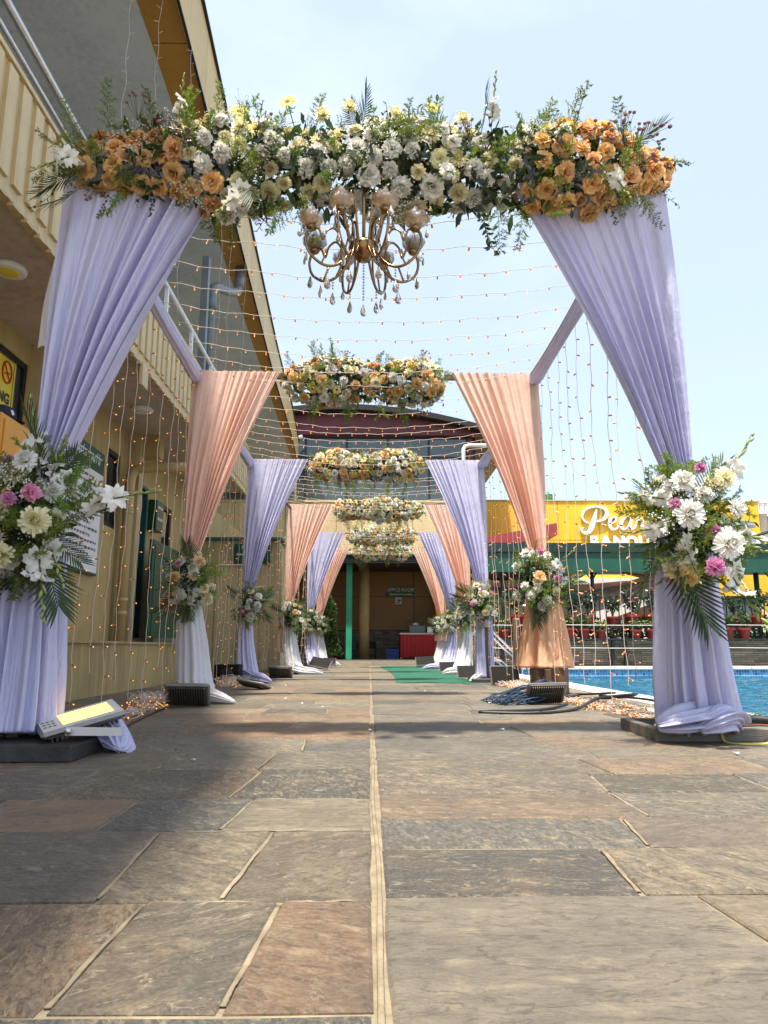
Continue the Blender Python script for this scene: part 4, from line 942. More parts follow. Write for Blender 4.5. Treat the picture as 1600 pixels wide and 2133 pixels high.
# green canopy beyond the fence
GC = thing('green_canopy', (7, 19.5, 0), 'long dark green canopy roof on thin steel posts beyond the pool', 'canopy')
m_ = MB(); m_.box(2.9, 17, 19.0, 19.06, 2.45, 2.98); part('valance', m_, mt['canopy'], GC)
m_ = MB(); m_.box(2.8, 17.1, 18.95, 19.1, 2.99, 3.24); part('gutter', m_, mt['canopyd'], GC)
m_ = MB(); m_.add([(2.8,19.1,3.2), (17.1,19.1,3.2), (17.1,22.2,2.75), (2.8,22.2,2.75), (2.8,19.1,3.16), (17.1,19.1,3.16), (17.1,22.2,2.71), (2.8,22.2,2.71)], [(0,1,2,3), (7,6,5,4), (0,4,5,1), (1,5,6,2), (2,6,7,3), (3,7,4,0)]); part('roof_sheet', m_, mt['canopy'], GC)
for x in (3.6, 6.05, 8.55, 11.0, 13.5):
    m_ = MB(); m_.tube([(x, 19.2, 0), (x, 19.2, 2.98)], .05, 8); po = part('post', m_, mt['canopyd'], GC, True)
    m_ = MB(); m_.bar((x, 19.2, 2.25), (x+.42, 19.2, 2.94), .04); m_.bar((x, 19.2, 2.25), (x-.3, 19.2, 2.6), .03); part('brace', m_, mt['canopyd'], po)
for z, x0, x1 in ((2.10, 6.05, 6.6),):
    m_ = MB(); m_.bar((5.2, 19.3, 1.85), (8.9, 19.3, 2.42), .035); m_.bar((6.05, 19.2, 1.98), (6.5, 19.2, 2.0), .05); part('tie_rod', m_, mt['canopyd'], GC)
# tent cloth swags under and behind the canopy
def swag(name, label, a, b, w0, w1, sag, mat, n=26, grp='tent cloth swags'):
    m_ = MB(); a = V3(a); b = V3(b); vs = []; K = 10
    for i in range(n+1):
        f = i/n; c = a.lerp(b, f); c.z -= sag*sin(PI*f); wd = w0 + (w1-w0)*f
        for k in range(K+1):
            u = k/K - .5; vs.append((c.x, c.y + u*wd*.8 + .02*sin(k*2.1+i*.1), c.z + u*wd*.75 + .035*sin(k*2.4 + i*.15)))
    m_.add(vs, [(i*(K+1)+k, i*(K+1)+k+1, (i+1)*(K+1)+k+1, (i+1)*(K+1)+k) for i in range(n) for k in range(K)])
    return single(name, m_, mt[mat], label, 'tent cloth', grp, True)
swag('tent_swag', 'white tent cloth stretched above the railing left of the nearest right drape', (5.4, 20.6, 1.45), (10.4, 22.2, 2.85), .75, .9, .05, 'whitec')
swag('tent_swag', 'pink tent cloth swag high under the green canopy', (5.2, 21.2, 2.05), (10.5, 22.6, 2.5), .7, .8, .08, 'pinkc')
swag('tent_swag', 'short scalloped pink cloth hanging right below the canopy edge', (6.9, 19.4, 2.52), (8.3, 19.4, 2.52), .12, .12, .14, 'pinkc')
swag('tent_swag', 'low pink tent cloth crossing behind the railing', (6.8, 20.6, 1.0), (10.4, 21.8, 2.1), .6, .8, .04, 'pinkc')
swag('tent_swag', 'pink tent cloth falling beside the yellow window bay', (9.2, 20.6, 1.1), (10.9, 23.0, 2.75), .9, .6, .03, 'pinkc')
swag('tent_swag', 'white tent cloth low behind the nearest right drape', (8.6, 19.9, 1.1), (10.6, 21.5, 2.0), .5, .7, .02, 'whitec')
swag('tent_swag', 'white tent cloth rising over the canopy at the right edge', (11.4, 21.5, 4.0), (16.0, 22.5, 2.4), 1.0, 1.3, .05, 'whitec')
swag('tent_swag', 'pale cloth panel at the right edge below the canopy', (12.2, 23.4, 2.9), (13.2, 23.2, 1.2), .7, .9, .02, 'whitec')
m_ = MB(); m_.lathe([(.5, 0), (.36, .16), (.0, .28)], 10, (11.5, 21.6, 4.12)); single('tent_peak', m_, mt['pipeg'], 'grey peak cap of the white tent at the right edge', 'tent cap')
m_ = MB(); m_.tube([(9.6, 18.95, 3.15), (11.5, 19.2, 3.75), (13.2, 19.6, 4.25)], .045, 6); single('guy_rope', m_, mt['canopyd'], 'dark rope rising from the canopy at the right edge', 'rope')
# pink terrace paving seen through the railing, terrace walls
m_ = MB(); m_.box(5.6, 15, 20.4, 22.8, -.018, .5); single('tiled_bank', m_, mt['tile'], 'low red tiled bank behind the railing', 'bank')
t_ = thing('side_hut', (4.3, 20.6, 0), 'low hut with a pink eave and beige wall under the canopy left end', 'hut')
m_ = MB(); m_.box(3.0, 5.7, 20.5, 22, 0, 1.85); part('wall', m_, mt['plaster2'], t_)
m_ = MB(); m_.box(2.9, 5.8, 20.2, 22.1, 2.16, 2.34); part('eave', m_, mt['pinkc'], t_)
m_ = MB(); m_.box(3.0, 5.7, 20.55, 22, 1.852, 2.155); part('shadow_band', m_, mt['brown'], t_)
# yellow banquet building
YB = thing('banquet_building', (9.5, 27, 0), 'yellow panelled banquet building with raised script lettering beyond the pool', 'building')
m_ = MB(); m_.box(2.5, 15.2, 27.0, 34, 0, 5.98); part('core', m_, mt['yellow'], YB)
x = 2.55; i = 0
while x < 15.1:
    w_ = min(1.58, 15.18 - x)
    for z0, z1 in ((3.05, 4.52), (4.53, 6.05)):
        m_ = MB(); m_.box(x+.008, x+w_-.008, 26.94, 26.998, z0+.006, z1-.006); part('panel', m_, mt['yellow'], YB)
    x += w_
m_ = MB(); m_.box(2.5, 15.25, 26.9, 27.3, 6.055, 6.10); part('coping', m_, mt['plaster2'], YB)
m_ = MB(); m_.box(15.2, 15.5, 26.95, 28, 0, 5.6); part('end_pier', m_, mt['conc'], YB)
# window bay below the canopy line
wb = MB(); wb.box(11.9, 14.2, 25.2, 26.93, 1.2, 2.25); part('dark_window', wb, mt['glass2'], YB)
wb = MB(); wb.box(11.6, 14.6, 25.1, 26.93, 2.26, 3.0); wb.box(13.75, 14.5, 25.1, 25.18, .2, 2.25); part('window_surround', wb, mt['yellow'], YB)
wb = MB(); wb.box(6.0, 11.2, 25.2, 26.93, .4, 2.9); part('white_lower_wall', wb, mt['offwhite'], YB)
wb = MB(); wb.box(11.2, 14.8, 25.0, 25.15, .85, 1.19); part('sill', wb, mt['plaster2'], YB)
t_ = thing('hall_sign', (14.2, 24.8, 1), 'green sign with white lettering low at the right edge behind the railing', 'sign')
m_ = MB(); m_.box(12.55, 15.6, 24.75, 24.82, .82, 1.28); part('board', m_, mt['gpillar'], t_)
m_ = text_mb('राज आशा हल', .34, face_M((13.85, 24.745, 1.02), (1,0,0), (0,0,1)), .004, 0, .004); part('lettering', m_, mt['white'], t_)
m_ = MB(); m_.tube([(11.45, 20.9, 0), (11.5, 20.9, 2.75)], .075, 10); single('sage_pole', m_, mt['spole'], 'sage green pole in front of the yellow window bay at the right edge', 'pole', smooth=True)
# script sign: "Pearl" strokes with a varying nib, block letters below
SG = thing('building_sign', (9.5, 26.9, 4.6), 'raised white script and block lettering on the yellow banquet building', 'sign')
def stroke(mb, pts, wd, y0=26.80, y1=26.92, closed=False):
    """calligraphic stroke in the wall plane: a centre line with a width per point, extruded"""
    P_ = []
    n = len(pts)
    for i in range(n - 1):
        p0 = pts[max(i-1, 0)]; p1 = pts[i]; p2 = pts[i+1]; p3 = pts[min(i+2, n-1)]
        for q in range(6):
            t = q/6
            def cr(a, b, c, d): return .5*((2*b) + (c-a)*t + (2*a-5*b+4*c-d)*t*t + (3*b-a-3*c+d)*t**3)
            P_.append((cr(p0[0],p1[0],p2[0],p3[0]), cr(p0[1],p1[1],p2[1],p3[1]), wd[i] + (wd[i+1]-wd[i])*t))
    P_.append((pts[-1][0], pts[-1][1], wd[-1])); vs = []
    for i, (x, z, w_) in enumerate(P_):
        a = P_[max(i-1, 0)]; b = P_[min(i+1, len(P_)-1)]; dx, dz = b[0]-a[0], b[1]-a[1]; l = math.hypot(dx, dz) or 1
        nx_, nz_ = -dz/l*w_/2, dx/l*w_/2
        vs += [(x+nx_, y0, z+nz_), (x-nx_, y0, z-nz_), (x-nx_, y1, z-nz_), (x+nx_, y1, z+nz_)]
    F = []
    for i in range(len(P_)-1):
        a = 4*i; b = a+4; F += [(a, a+1, b+1, b), (a+1, a+2, b+2, b+1), (a+2, a+3, b+3, b+2), (a+3, a, b, b+3)]
    F += [(0,3,2,1), tuple(len(vs)-4+q for q in range(4))]
    mb.add(vs, F)
def letter(name, strokes, ox, oz, s):
    m_ = MB()
    for pts, wd in strokes: stroke(m_, [(ox + x*s, oz + z*s) for x, z in pts], [w_*s for w_ in wd], 26.80 + rnd()*.004, 26.92)
    part(name, m_, mt['white'], SG)
S = 1.0; X0, Z0 = 8.15, 4.85
letter('letter_p', [([(.62,.86), (.50,.45), (.38,.12), (.20,-.06), (.02,.0), (.0,.12), (.10,.15)], [.06,.16,.18,.12,.08,.06,.04]),
                    ([(.28,.34), (.12,.42), (.05,.62), (.20,.86), (.55,.98), (.90,.92), (1.02,.72), (.90,.50), (.62,.40), (.48,.44)], [.05,.06,.08,.09,.08,.10,.15,.12,.06,.04])], X0, Z0, S)
letter('letter_e', [([(1.08,.30), (1.28,.36), (1.36,.50), (1.26,.58), (1.13,.46), (1.10,.24), (1.20,.10), (1.36,.12), (1.52,.28)], [.04,.05,.06,.06,.11,.13,.10,.06,.04])], X0, Z0, S)
letter('letter_a', [([(1.92,.52), (1.76,.56), (1.58,.40), (1.56,.18), (1.68,.10), (1.84,.24), (1.96,.54)], [.05,.06,.12,.13,.08,.05,.05]), ([(1.97,.54), (1.90,.22), (1.98,.11), (2.14,.24)], [.08,.12,.09,.04])], X0, Z0, S)
letter('letter_r', [([(2.12,.24), (2.24,.56), (2.28,.48), (2.42,.50)], [.04,.06,.08,.06]), ([(2.42,.50), (2.36,.22), (2.44,.11), (2.58,.22)], [.08,.12,.09,.04])], X0, Z0, S)
letter('letter_l', [([(2.56,.2), (2.78,.56), (2.88,.92), (2.78,1.0), (2.70,.72), (2.66,.24), (2.74,.10), (2.92,.18), (3.1,.34)], [.04,.05,.06,.06,.12,.13,.09,.06,.04])], X0, Z0, S)
bx_ = 8.62
for ch, wd in (('B', .46), ('A', .50), ('N', .48), ('Q', .50), ('U', .48), ('E', .42), ('T', .44)):
    tm = text_mb(ch, .62, face_M((bx_, 26.86, 4.42), (1,0,0), (0,0,1)), .05, 0, .028, sx=.98); part('letter_' + ch.lower(), tm, mt['white'], SG); bx_ += wd
# red gabled porch roof in front of the yellow wall, tank on the roof, far red roof
t_ = thing('red_porch_roof', (5.5, 25, 3), 'sloping red roof edge in front of the yellow wall', 'roof')
m_ = MB(); m_.add([(2.9,25,3.62), (6.72,25,4.42), (6.72,25,4.86), (2.9,25,4.06), (2.9,26.9,3.62), (6.72,26.9,4.42), (6.72,26.9,4.86), (2.9,26.9,4.06)], [(0,1,2,3), (5,4,7,6), (1,5,6,2), (3,2,6,7), (0,4,5,1), (0,3,7,4)]); part('fascia', m_, mt['maroon2'], t_)
m_ = MB(); m_.add([(2.95,25.3,2.9), (6.3,25.3,2.9), (6.3,25.3,4.32), (2.95,25.3,3.62), (2.95,26.9,2.9), (6.3,26.9,2.9), (6.3,26.9,4.32), (2.95,26.9,3.62)], [(0,1,2,3), (5,4,7,6), (1,5,6,2), (0,3,7,4)]); part('gable', m_, mt['maroon'], t_)
t_ = thing('water_tank', (7.1, 28.5, 6.1), 'green plastic water tank on the roof of the yellow building', 'tank')
m_ = MB(); m_.lathe([(.24, 0), (.25, .06), (.24, .1), (.25, .16), (.24, .2), (.25, .26), (.24, .3), (.25, .38), (.22, .44), (.10, .50), (.10, .53), (0, .53)], 20, (7.15, 28.0, 6.12)); part('body', m_, mt['tank'], t_, True)
m_ = MB(); m_.box(6.8, 7.5, 27.7, 28.3, 5.98, 6.12); part('stand', m_, mt['conc'], t_)
m_ = MB(); m_.tube([(7.45, 28, 6.1), (7.5, 28, 6.6), (7.42, 28, 6.66), (7.3, 28, 6.62)], .015, 5); part('fill_pipe', m_, mt['steel'], t_)
t_ = thing('far_house', (17.5, 34, 0), 'far brick house with a white balustrade at the right edge', 'house')
m_ = MB(); m_.box(16.8, 24, 33, 38, 0, 6.6); part('wall', m_, mt['tile'], t_)
m_ = MB(); m_.box(16.8, 24, 32.8, 33, 6.6, 6.75); m_.box(16.8, 24, 32.8, 33, 7.25, 7.35); part('balustrade_rail', m_, mt['white'], t_)
bm = MB(); bm.box(-.05, .05, -.05, .05, 0, .5); bme = bm.mesh('baluster', mt['white'])
for i in range(20): inst('baluster', bme, t_, (16.9+i*.25, 32.9, 6.75))
# conifer and shrubs by the left arches
def tree(name, loc, label, cat, h, r, n, size, seed, cone=True, mat='hedge'):
    t_ = thing(name, loc, label, cat)
    rs = random.Random(seed); m_ = MB()
    for _ in range(n):
        f = rs.random() ** .8; z = h*(.1 + .9*f); rad = r * ((1 - f)**.55 if cone else math.sqrt(max(0, 1-(2*f-1)**2))) * (.72 + .28*rs.random()) * (1 + .18*sin(7*f+seed))
        a = rs.uniform(0, 2*PI); rad *= 1 + .13*sin(3*a + 9*f); p = V3((loc[0]+rad*cos(a), loc[1]+rad*sin(a), loc[2]+z))
        d = V3((cos(a)*.7, sin(a)*.7, .6 + rs.gauss(0,.35))).normalized(); b = d.cross(V3((rs.gauss(0,1), rs.gauss(0,1), rs.gauss(0,1)))).normalized(); s = size*rs.uniform(.6, 1.3)
        m_.add([p, p + d*s*.5 + b*s*.25, p + d*s, p + d*s*.5 - b*s*.25], [(0,1,2,3)])
    part('crown', m_, mt[mat], t_)
    m_ = MB(); m_.tube([(loc[0], loc[1], loc[2]), (loc[0]+.01, loc[1], loc[2]+h*.5), (loc[0], loc[1]+.01, loc[2]+h*.9)], [.045, .03, .008], 8); part('trunk', m_, mt['brown'], t_, True)
tree('conifer', (-1.35, 20.6, 0), 'rounded green conifer left of the porch entrance', 'conifer', 2.05, .55, 7000, .10, 3)
tree('shrub', (-2.0, 14.9, 0), 'dark leafy shrub behind the third left arch', 'shrub', 1.1, .5, 3200, .11, 5, False, 'leafd')
tree('shrub', (-1.95, 16.4, 0), 'dark leafy shrub behind the fourth left arch', 'shrub', 1.4, .5, 3400, .11, 6, False, 'hedge')
tree('shrub', (-2.1, 18.3, 0), 'dense shrub between the fifth left arch and the conifer', 'shrub', 1.5, .6, 3600, .11, 7, False, 'leafd')
# ================================================================== FLOWER SHAPES (shared meshes, axis = +Z)
def petal(mb, az, tilt, L_, W_, r0, z0, curl=.3, cup=.25, ruf=0.0, m=0, ns=3, nt_=3, rs=random):
    ph = rs.uniform(0, 6.28); vs = []
    for i in range(ns+1):
        s = i/ns; wd = W_ * (sin(PI*min(1, .12 + s*.66)) ** .7); ang = tilt + curl*s*s
        rad = r0 + L_*s*sin(ang); hz = z0 + L_*s*cos(ang)
        for k in range(nt_+1):
            t = k/nt_*2 - 1
            rr = rad - cup*wd*t*t*cos(ang) + ruf*s*s*sin(ph + t*6)*L_; zz = hz + cup*wd*t*t*sin(ang) + ruf*s*s*cos(ph*1.3 + t*7)*L_
            x = rr; y = wd*t
            vs.append((x*cos(az) - y*sin(az), x*sin(az) + y*cos(az), zz))
    n = nt_+1
    mb.add(vs, [(i*n+k, i*n+k+1, (i+1)*n+k+1, (i+1)*n+k) for i in range(ns) for k in range(nt_)], m)
def calyx(mb, r, h, m):
    mb.lathe([(.004, -h*2.2), (.004, -h), (r, -.25*h), (r*1.1, .15*h)], 7, m=m)
def rose_mesh(mat, R_=.048, seed=1, ruf=.10, name='rose'):
    rs = random.Random(seed); mb = MB()
    for k, (n, tilt, L_, W_, r0, z0) in enumerate(((3, .0, .70, .30, .05, .10), (4, .14, .80, .40, .10, .06), (5, .34, .90, .50, .16, .0), (5, .58, .98, .60, .20, -.06), (5, .84, 1.0, .68, .20, -.12), (6, 1.10, .95, .66, .18, -.16))):
        for i in range(n):
            petal(mb, 2*PI*(i + .37*k)/n + rs.uniform(-.15, .15), tilt + rs.uniform(-.1, .1), L_*R_*rs.uniform(.9, 1.1), W_*R_, r0*R_, z0*R_, .10 + .13*k, .42, ruf, rs=rs)
    calyx(mb, .35*R_, .4*R_, 1)
    return mb.mesh(name, [mat, mt['stem']], True)
def carn_mesh(mat, R_=.046, seed=1, name='carnation'):
    rs = random.Random(seed); mb = MB()
    for k, (n, tilt) in enumerate(((5, .05), (6, .28), (8, .55), (8, .85), (9, 1.15), (8, 1.5))):
        for i in range(n): petal(mb, 2*PI*(i + .4*k)/n + rs.uniform(-.2, .2), tilt + rs.uniform(-.12, .12), R_*rs.uniform(.85, 1.05), .42*R_, .03*R_, .08*R_ - .06*R_*k, .25, .15, .17, rs=rs)
    calyx(mb, .3*R_, .5*R_, 1)
    return mb.mesh(name, [mat, mt['stem']], True)
def mum_mesh(mat, R_=.06, seed=1, name='chrysanthemum', eye=True):
    rs = random.Random(seed); mb = MB()
    for k, (n, tilt, L_) in enumerate(((8, .12, .50), (12, .40, .64), (16, .68, .78), (19, .98, .90), (21, 1.28, .98), (20, 1.58, .96))):
        for i in range(n): petal(mb, 2*PI*(i + .5*(k % 2))/n + rs.uniform(-.1, .1), tilt + rs.uniform(-.13, .13), L_*R_*rs.uniform(.85, 1.12), .125*R_, .02*R_, (.06 - .03*k)*R_, -.30 if k < 4 else .10, .5, 0, 0, 3, 2, rs)
    calyx(mb, .3*R_, .35*R_, 1)
    return mb.mesh(name, [mat, mt['stem']], True)
def daisy_mesh(mat, R_=.05, seed=1, name='gerbera'):
    rs = random.Random(seed); mb = MB()
    for k, (n, tilt, L_) in enumerate(((20, 1.25, .8), (22, 1.42, 1.0))):
        for i in range(n): petal(mb, 2*PI*(i + .5*k)/n + rs.uniform(-.06, .06), tilt + rs.uniform(-.1, .1), L_*R_*rs.uniform(.9, 1.05), .10*R_, .10*R_, .03*R_, .12, .3, 0, 0, 3, 1, rs)
    mb.lathe([(.30*R_, .05*R_), (.26*R_, .14*R_), (.12*R_, .10*R_), (0, .08*R_)], 10, m=2)
    calyx(mb, .22*R_, .3*R_, 1); mb.tube([(0, 0, -.1*R_), (.02*R_, 0, -2.6*R_)], .0028, 5, 1)
    return mb.mesh(name, [mat, mt['stem'], mt['eyed']], True)
def lily_mesh(seed=1):
    """gladiolus spike: trumpets at the base, green buds to the tip"""
    rs = random.Random(seed); mb = MB(); pts = [(0, 0, 0), (.004, .003, .12), (.012, .006, .24), (.03, .01, .36)]
    mb.tube(pts, [.005, .0045, .0035, .002], 6, 1)
    for i in range(3):
        fl = MB(); n = 6
        for k in range(n): petal(fl, 2*PI*k/n, .50 + .12*(k % 2), .062, .024, .004, 0, .75, .2, .14, rs=rs)
        q = Quaternion((0, 0, 1), i*2.4 + rs.uniform(-.4, .4)) @ Quaternion((0, 1, 0), rs.uniform(.6, .95)); base = V3((.003, .002, .03 + .055*i))
        mb.add([base + q @ V3(v) for v in fl.v], fl.f, 0)
    for i in range(6):
        z = .19 + .032*i; f = z/.36; q = Quaternion((0, 0, 1), i*2.6) @ Quaternion((0, 1, 0), .42 - .03*i); L_ = .055 - .005*i
        bd = MB(); bd.lathe([(.002, 0), (.0075, L_*.35), (.0065, L_*.7), (.0015, L_)], 6); mb.add([V3((.02*f, .006*f, z)) + q @ V3(v) for v in bd.v], bd.f, 2)
    return mb.mesh('gladiolus', [mt['p_white'], mt['stem'], mt['budg']], True)
def fern_mesh(L_=.30, seed=1, name='fern_frond', mat='fern'):
    """asparagus fern: arching stem, side twigs with fine needles"""
    rs = random.Random(seed); mb = MB(); N = 15; pts = []
    for i in range(N+1): f = i/N; pts.append(V3((L_*.30*f*f, .02*sin(f*3+seed)*L_, L_*f*(1-.12*f))))
    mb.tube(pts, [.0022*(1-.7*i/N) for i in range(N+1)], 4, 1)
    for i in range(2, N+1):
        for sd in (-1, 1):
            f = i/N; l = L_*.24*(1.15-f)*rs.uniform(.8, 1.25) + .012; a = rs.uniform(.5, 1.0)
            d = V3((rs.gauss(0, .35), sd*sin(a), cos(a)*.9 - .05)).normalized(); tip = pts[i] + d*l
            mb.add([pts[i] + V3((.0006, 0, 0)), pts[i] - V3((.0006, 0, 0)), tip], [(0, 1, 2)], 1)
            for q in range(8):
                b = pts[i].lerp(tip, .15 + .85*q/7)
                for _ in (0, 1):
                    e = (d*.75 + V3((rs.gauss(0, .8), rs.gauss(0, .8), rs.gauss(0, .8)))).normalized(); c = e.cross(V3((rs.gauss(0,1), rs.gauss(0,1), rs.gauss(0,1)))).normalized()*.0027; ln = rs.uniform(.011, .022)
                    mb.add([b - c, b + c, b + e*ln], [(0, 1, 2)], 0)
    return mb.mesh(name, [mt[mat], mt['stem']])
def leafblade(mb, p, d, up, L_, W_, m=0, fold=.12, droop=.0, n=3):
    d = V3(d).normalized(); sd = d.cross(V3(up)).normalized(); nn = sd.cross(d); vs = []
    for i in range(n+1):
        s = i/n; w_ = W_*sin(PI*(.06 + .94*s)**.8)*.5 if i < n else 0; c = V3(p) + d*L_*s - V3((0, 0, 1))*droop*L_*s*s
        vs += [c - sd*w_ + nn*fold*w_, c, c + sd*w_ + nn*fold*w_]
    mb.add(vs, [(3*i+k, 3*i+k+1, 3*i+4+k, 3*i+3+k) for i in range(n) for k in (0, 1)], m)
def sprig_mesh(L_=.20, seed=1, leaf=.045, mat='leafd', name='leaf_sprig', n=8):
    rs = random.Random(seed); mb = MB(); pts = [V3((.04*sin(i*.3)*L_, .12*L_*(i/n)**2, L_*i/n)) for i in range(n+1)]
    mb.tube(pts, .0022, 4, 1)
    for i in range(1, n+1):
        a = i*2.4 + rs.uniform(-.4, .4); leafblade(mb, pts[i], (cos(a)*.8, sin(a)*.8, .55), (0, 0, 1), leaf*rs.uniform(.75, 1.2), leaf*.48, 0, .2, .25)
    return mb.mesh(name, [mt[mat], mt['stem']])
def palm_mesh(L_=.34, seed=1):
    rs = random.Random(seed); mb = MB(); N = 15; pts = [V3((L_*.22*(i/N)**2, 0, L_*i/N*.9)) for i in range(N+1)]
    mb.tube(pts, [.004*(1-.6*i/N) for i in range(N+1)], 5, 1)
    for i in range(2, N+1):
        for sd in (-1, 1):
            f = i/N; a = 1.0 - .62*f; leafblade(mb, pts[i], (.10 + rs.uniform(-.08, .08), sd*sin(a), cos(a)), (1, 0, 0), L_*(.55 - .22*abs(f-.45))*rs.uniform(.9, 1.1), .013, 0, .4, .10, 3)
    return mb.mesh('palm_leaf', [mt['palm'], mt['stem']])
def baby_mesh(seed=1, L_=.17):
    rs = random.Random(seed); mb = MB()
    for i in range(9):
        d = V3((rs.gauss(0, .42), rs.gauss(0, .42), 1)).normalized(); e = d*L_*rs.uniform(.6, .9); mb.tube([(0, 0, 0), tuple(e)], .0009, 3, 1, cap=False)
        for q in range(7):
            f = e + V3((rs.gauss(0, .02), rs.gauss(0, .02), rs.gauss(.01, .018))); mb.tube([tuple(e*.86), tuple(f)], .0006, 3, 1, cap=False); mb.lathe([(.0005, -.003), (.0042, 0), (.0005, .003)], 5, f)
    return mb.mesh('babys_breath', [mt['baby'], mt['stem']])
def button_mesh(seed=1):
    rs = random.Random(seed); mb = MB()
    for i in range(7):
        d = V3((rs.gauss(0, .3), rs.gauss(0, .3), 1)).normalized()*rs.uniform(.09, .15); mb.tube([(0, 0, 0), tuple(d)], .0013, 4, 1, cap=False); mb.ball(d, rs.uniform(.009, .013), 7, 0, .8)
    return mb.mesh('mauve_button_sprig', [mt['p_mauve'], mt['stem']], True)
FM = {}
FM['peach'] = [rose_mesh(mt['p_peach'], .050, s, .11) for s in (1, 2, 3)]
FM['apricot'] = [rose_mesh(mt['p_apricot'], .048, s, .10) for s in (4, 5)]
FM['white'] = [carn_mesh(mt['p_white'], .050, s) for s in (1, 2)] + [rose_mesh(mt['p_white'], .050, 9, .12)]
FM['cream'] = [mum_mesh(mt['p_cream'], .052, s) for s in (1, 2)]
FM['mumw'] = [mum_mesh(mt['p_white'], .056, 7), mum_mesh(mt['p_cream'], .058, 8)]
FM['yellow'] = [daisy_mesh(mt['p_yellow'], .05, s) for s in (1, 2)]
FM['creamrose'] = [rose_mesh(mt['p_cream'], .046, s, .08) for s in (11, 12)]
FM['pink'] = [carn_mesh(mt['p_pink'], .045, 6, 'pink_carnation')]
FM['glad'] = [lily_mesh(s) for s in (1, 2, 3)]
FM['fern'] = [fern_mesh(.30, s) for s in (1, 2, 3)]
FM['sprig'] = [sprig_mesh(.20, s) for s in (1, 2)]
FM['palm'] = [palm_mesh(.34, s) for s in (1, 2)]
FM['baby'] = [baby_mesh(s) for s in (1, 2)]
FM['button'] = [button_mesh(s) for s in (1, 2)]
FM['vine'] = [sprig_mesh(.36, 5, .05, 'leafd', 'leafy_vine', 12)]
def put(kind, parent, p, d, s=1.0, roll=None):
    me = random.choice(FM[kind]); q = V3(d).normalized().to_track_quat('Z', 'Y') @ Quaternion((0, 0, 1), U(0, 6.28) if roll is None else roll)
    return inst(me.name.split('.')[0], me, parent, p, q, s)
def core_leaves(parent, c, half, n, size, seed=1, mat='leafd'):
    rs = random.Random(seed); mb = MB()
    for _ in range(n):
        while True:
            u = V3((rs.uniform(-1, 1), rs.uniform(-1, 1), rs.uniform(-1, 1)))
            if u.x**6 + u.y**2 + u.z**2 < 1: break
        p = V3((c[0]+u.x*half[0], c[1]+u.y*half[1], c[2]+u.z*half[2])); d = V3((rs.gauss(0,1), rs.gauss(0,1), rs.gauss(0,1))).normalized()
        leafblade(mb, p, d, (rs.gauss(0,1), rs.gauss(0,1), rs.gauss(0,1)), size*rs.uniform(.6, 1.3), size*.45, 0 if rs.random() < .75 else 1, .2, .1, 2)
    o = part('foliage', mb, [mt[mat], mt['hedge']], parent); o['kind'] = 'stuff'
    return o
def spaced(n, gen, dmin, tries=40):
    out = []
    for _ in range(n):
        for _t in range(tries):
            p, d = gen()
            if all((p - q).length > dmin for q, _ in out): out.append((p, d)); break
    return out

# ================================================================== ARCHES
ARCH_Y = [3.33, 6.30, 9.42, 12.5, 15.6, 18.2]
ARCH_CX = [-.01, -.04, -.05, .15, .26, .28]
ARCH_COL = ['lilac', 'peach', 'lilac', 'peach', 'lilac', 'peach']
NEAR = ['nearest', 'second', 'third', 'fourth', 'fifth', 'farthest']
ZB = 2.93
arch = []
for i in range(6):
    cx, y = ARCH_CX[i], ARCH_Y[i]
    a = dict(L=V3((cx-1.565, y, ZB)), R=V3((cx+1.565, y, ZB)), bL=V3((cx-1.575, y, 0)), bR=V3((cx+1.575, y, 0)))
    if i == 0: a = dict(L=V3((-1.515, y, ZB)), R=V3((1.485, y, ZB)), bL=V3((-1.49, 3.14, 0)), bR=V3((1.645, 3.56, 0)))
    arch.append(a)
    t_ = thing('metal_arch', (cx, y, 0), 'square-tube metal arch frame, %s along the walkway' % ('nearest' if i == 0 else NEAR[i] + (' in line' if i < 5 else '')), 'arch', 'metal arches over the walkway')
    for sd in 'LR':
        m_ = MB(); m_.bar(a['b'+sd] + V3((0, 0, .03)), a[sd], .05); part('post', m_, mt['postmetal'], t_)
        m_ = MB(); s_ = -1 if sd == 'L' else 1; m_.box(a[sd].x-.045, a[sd].x+.045, y-.04, y+.04, ZB-.16, ZB-.03); part('clamp', m_, mt['dkmetal'], t_)
        b = a['b'+sd]
        if i == 0 and sd == 'L':
            m_ = MB(); m_.bbox(b.x-.50, -1.135, 2.86, 3.40, .004, .068, .006); part('base_block', m_, mt['trayd'], t_)
        elif i == 0:
            tr = part('base_tray', MB().box(1.38, 2.12, 3.50, 3.93, .004, .02), mt['tray'], t_)
            Mx = Matrix.Translation((1.34, 3.44, 0)) @ Matrix.Rotation(R(-3), 4, 'Z')
            for (x0, x1, y0, y1) in ((.0, .80, .0, .045), (.0, .045, .047, .55), (.047, .80, .50, .55)):
                m_ = MB(); m_.bbox(x0, x1, y0, y1, .003, .062, .004, 0, Mx); part('tray_board', m_, mt['tray'], tr)
        else:
            m_ = MB(); m_.bbox(b.x-.22, b.x+.22, y-.24, y+.20, .004, .055, .006); part('base_block', m_, mt['trayd'], t_)
    m_ = MB(); m_.bar(a['L'], a['R'], .045); part('top_bar', m_, mt['postmetal'], t_)
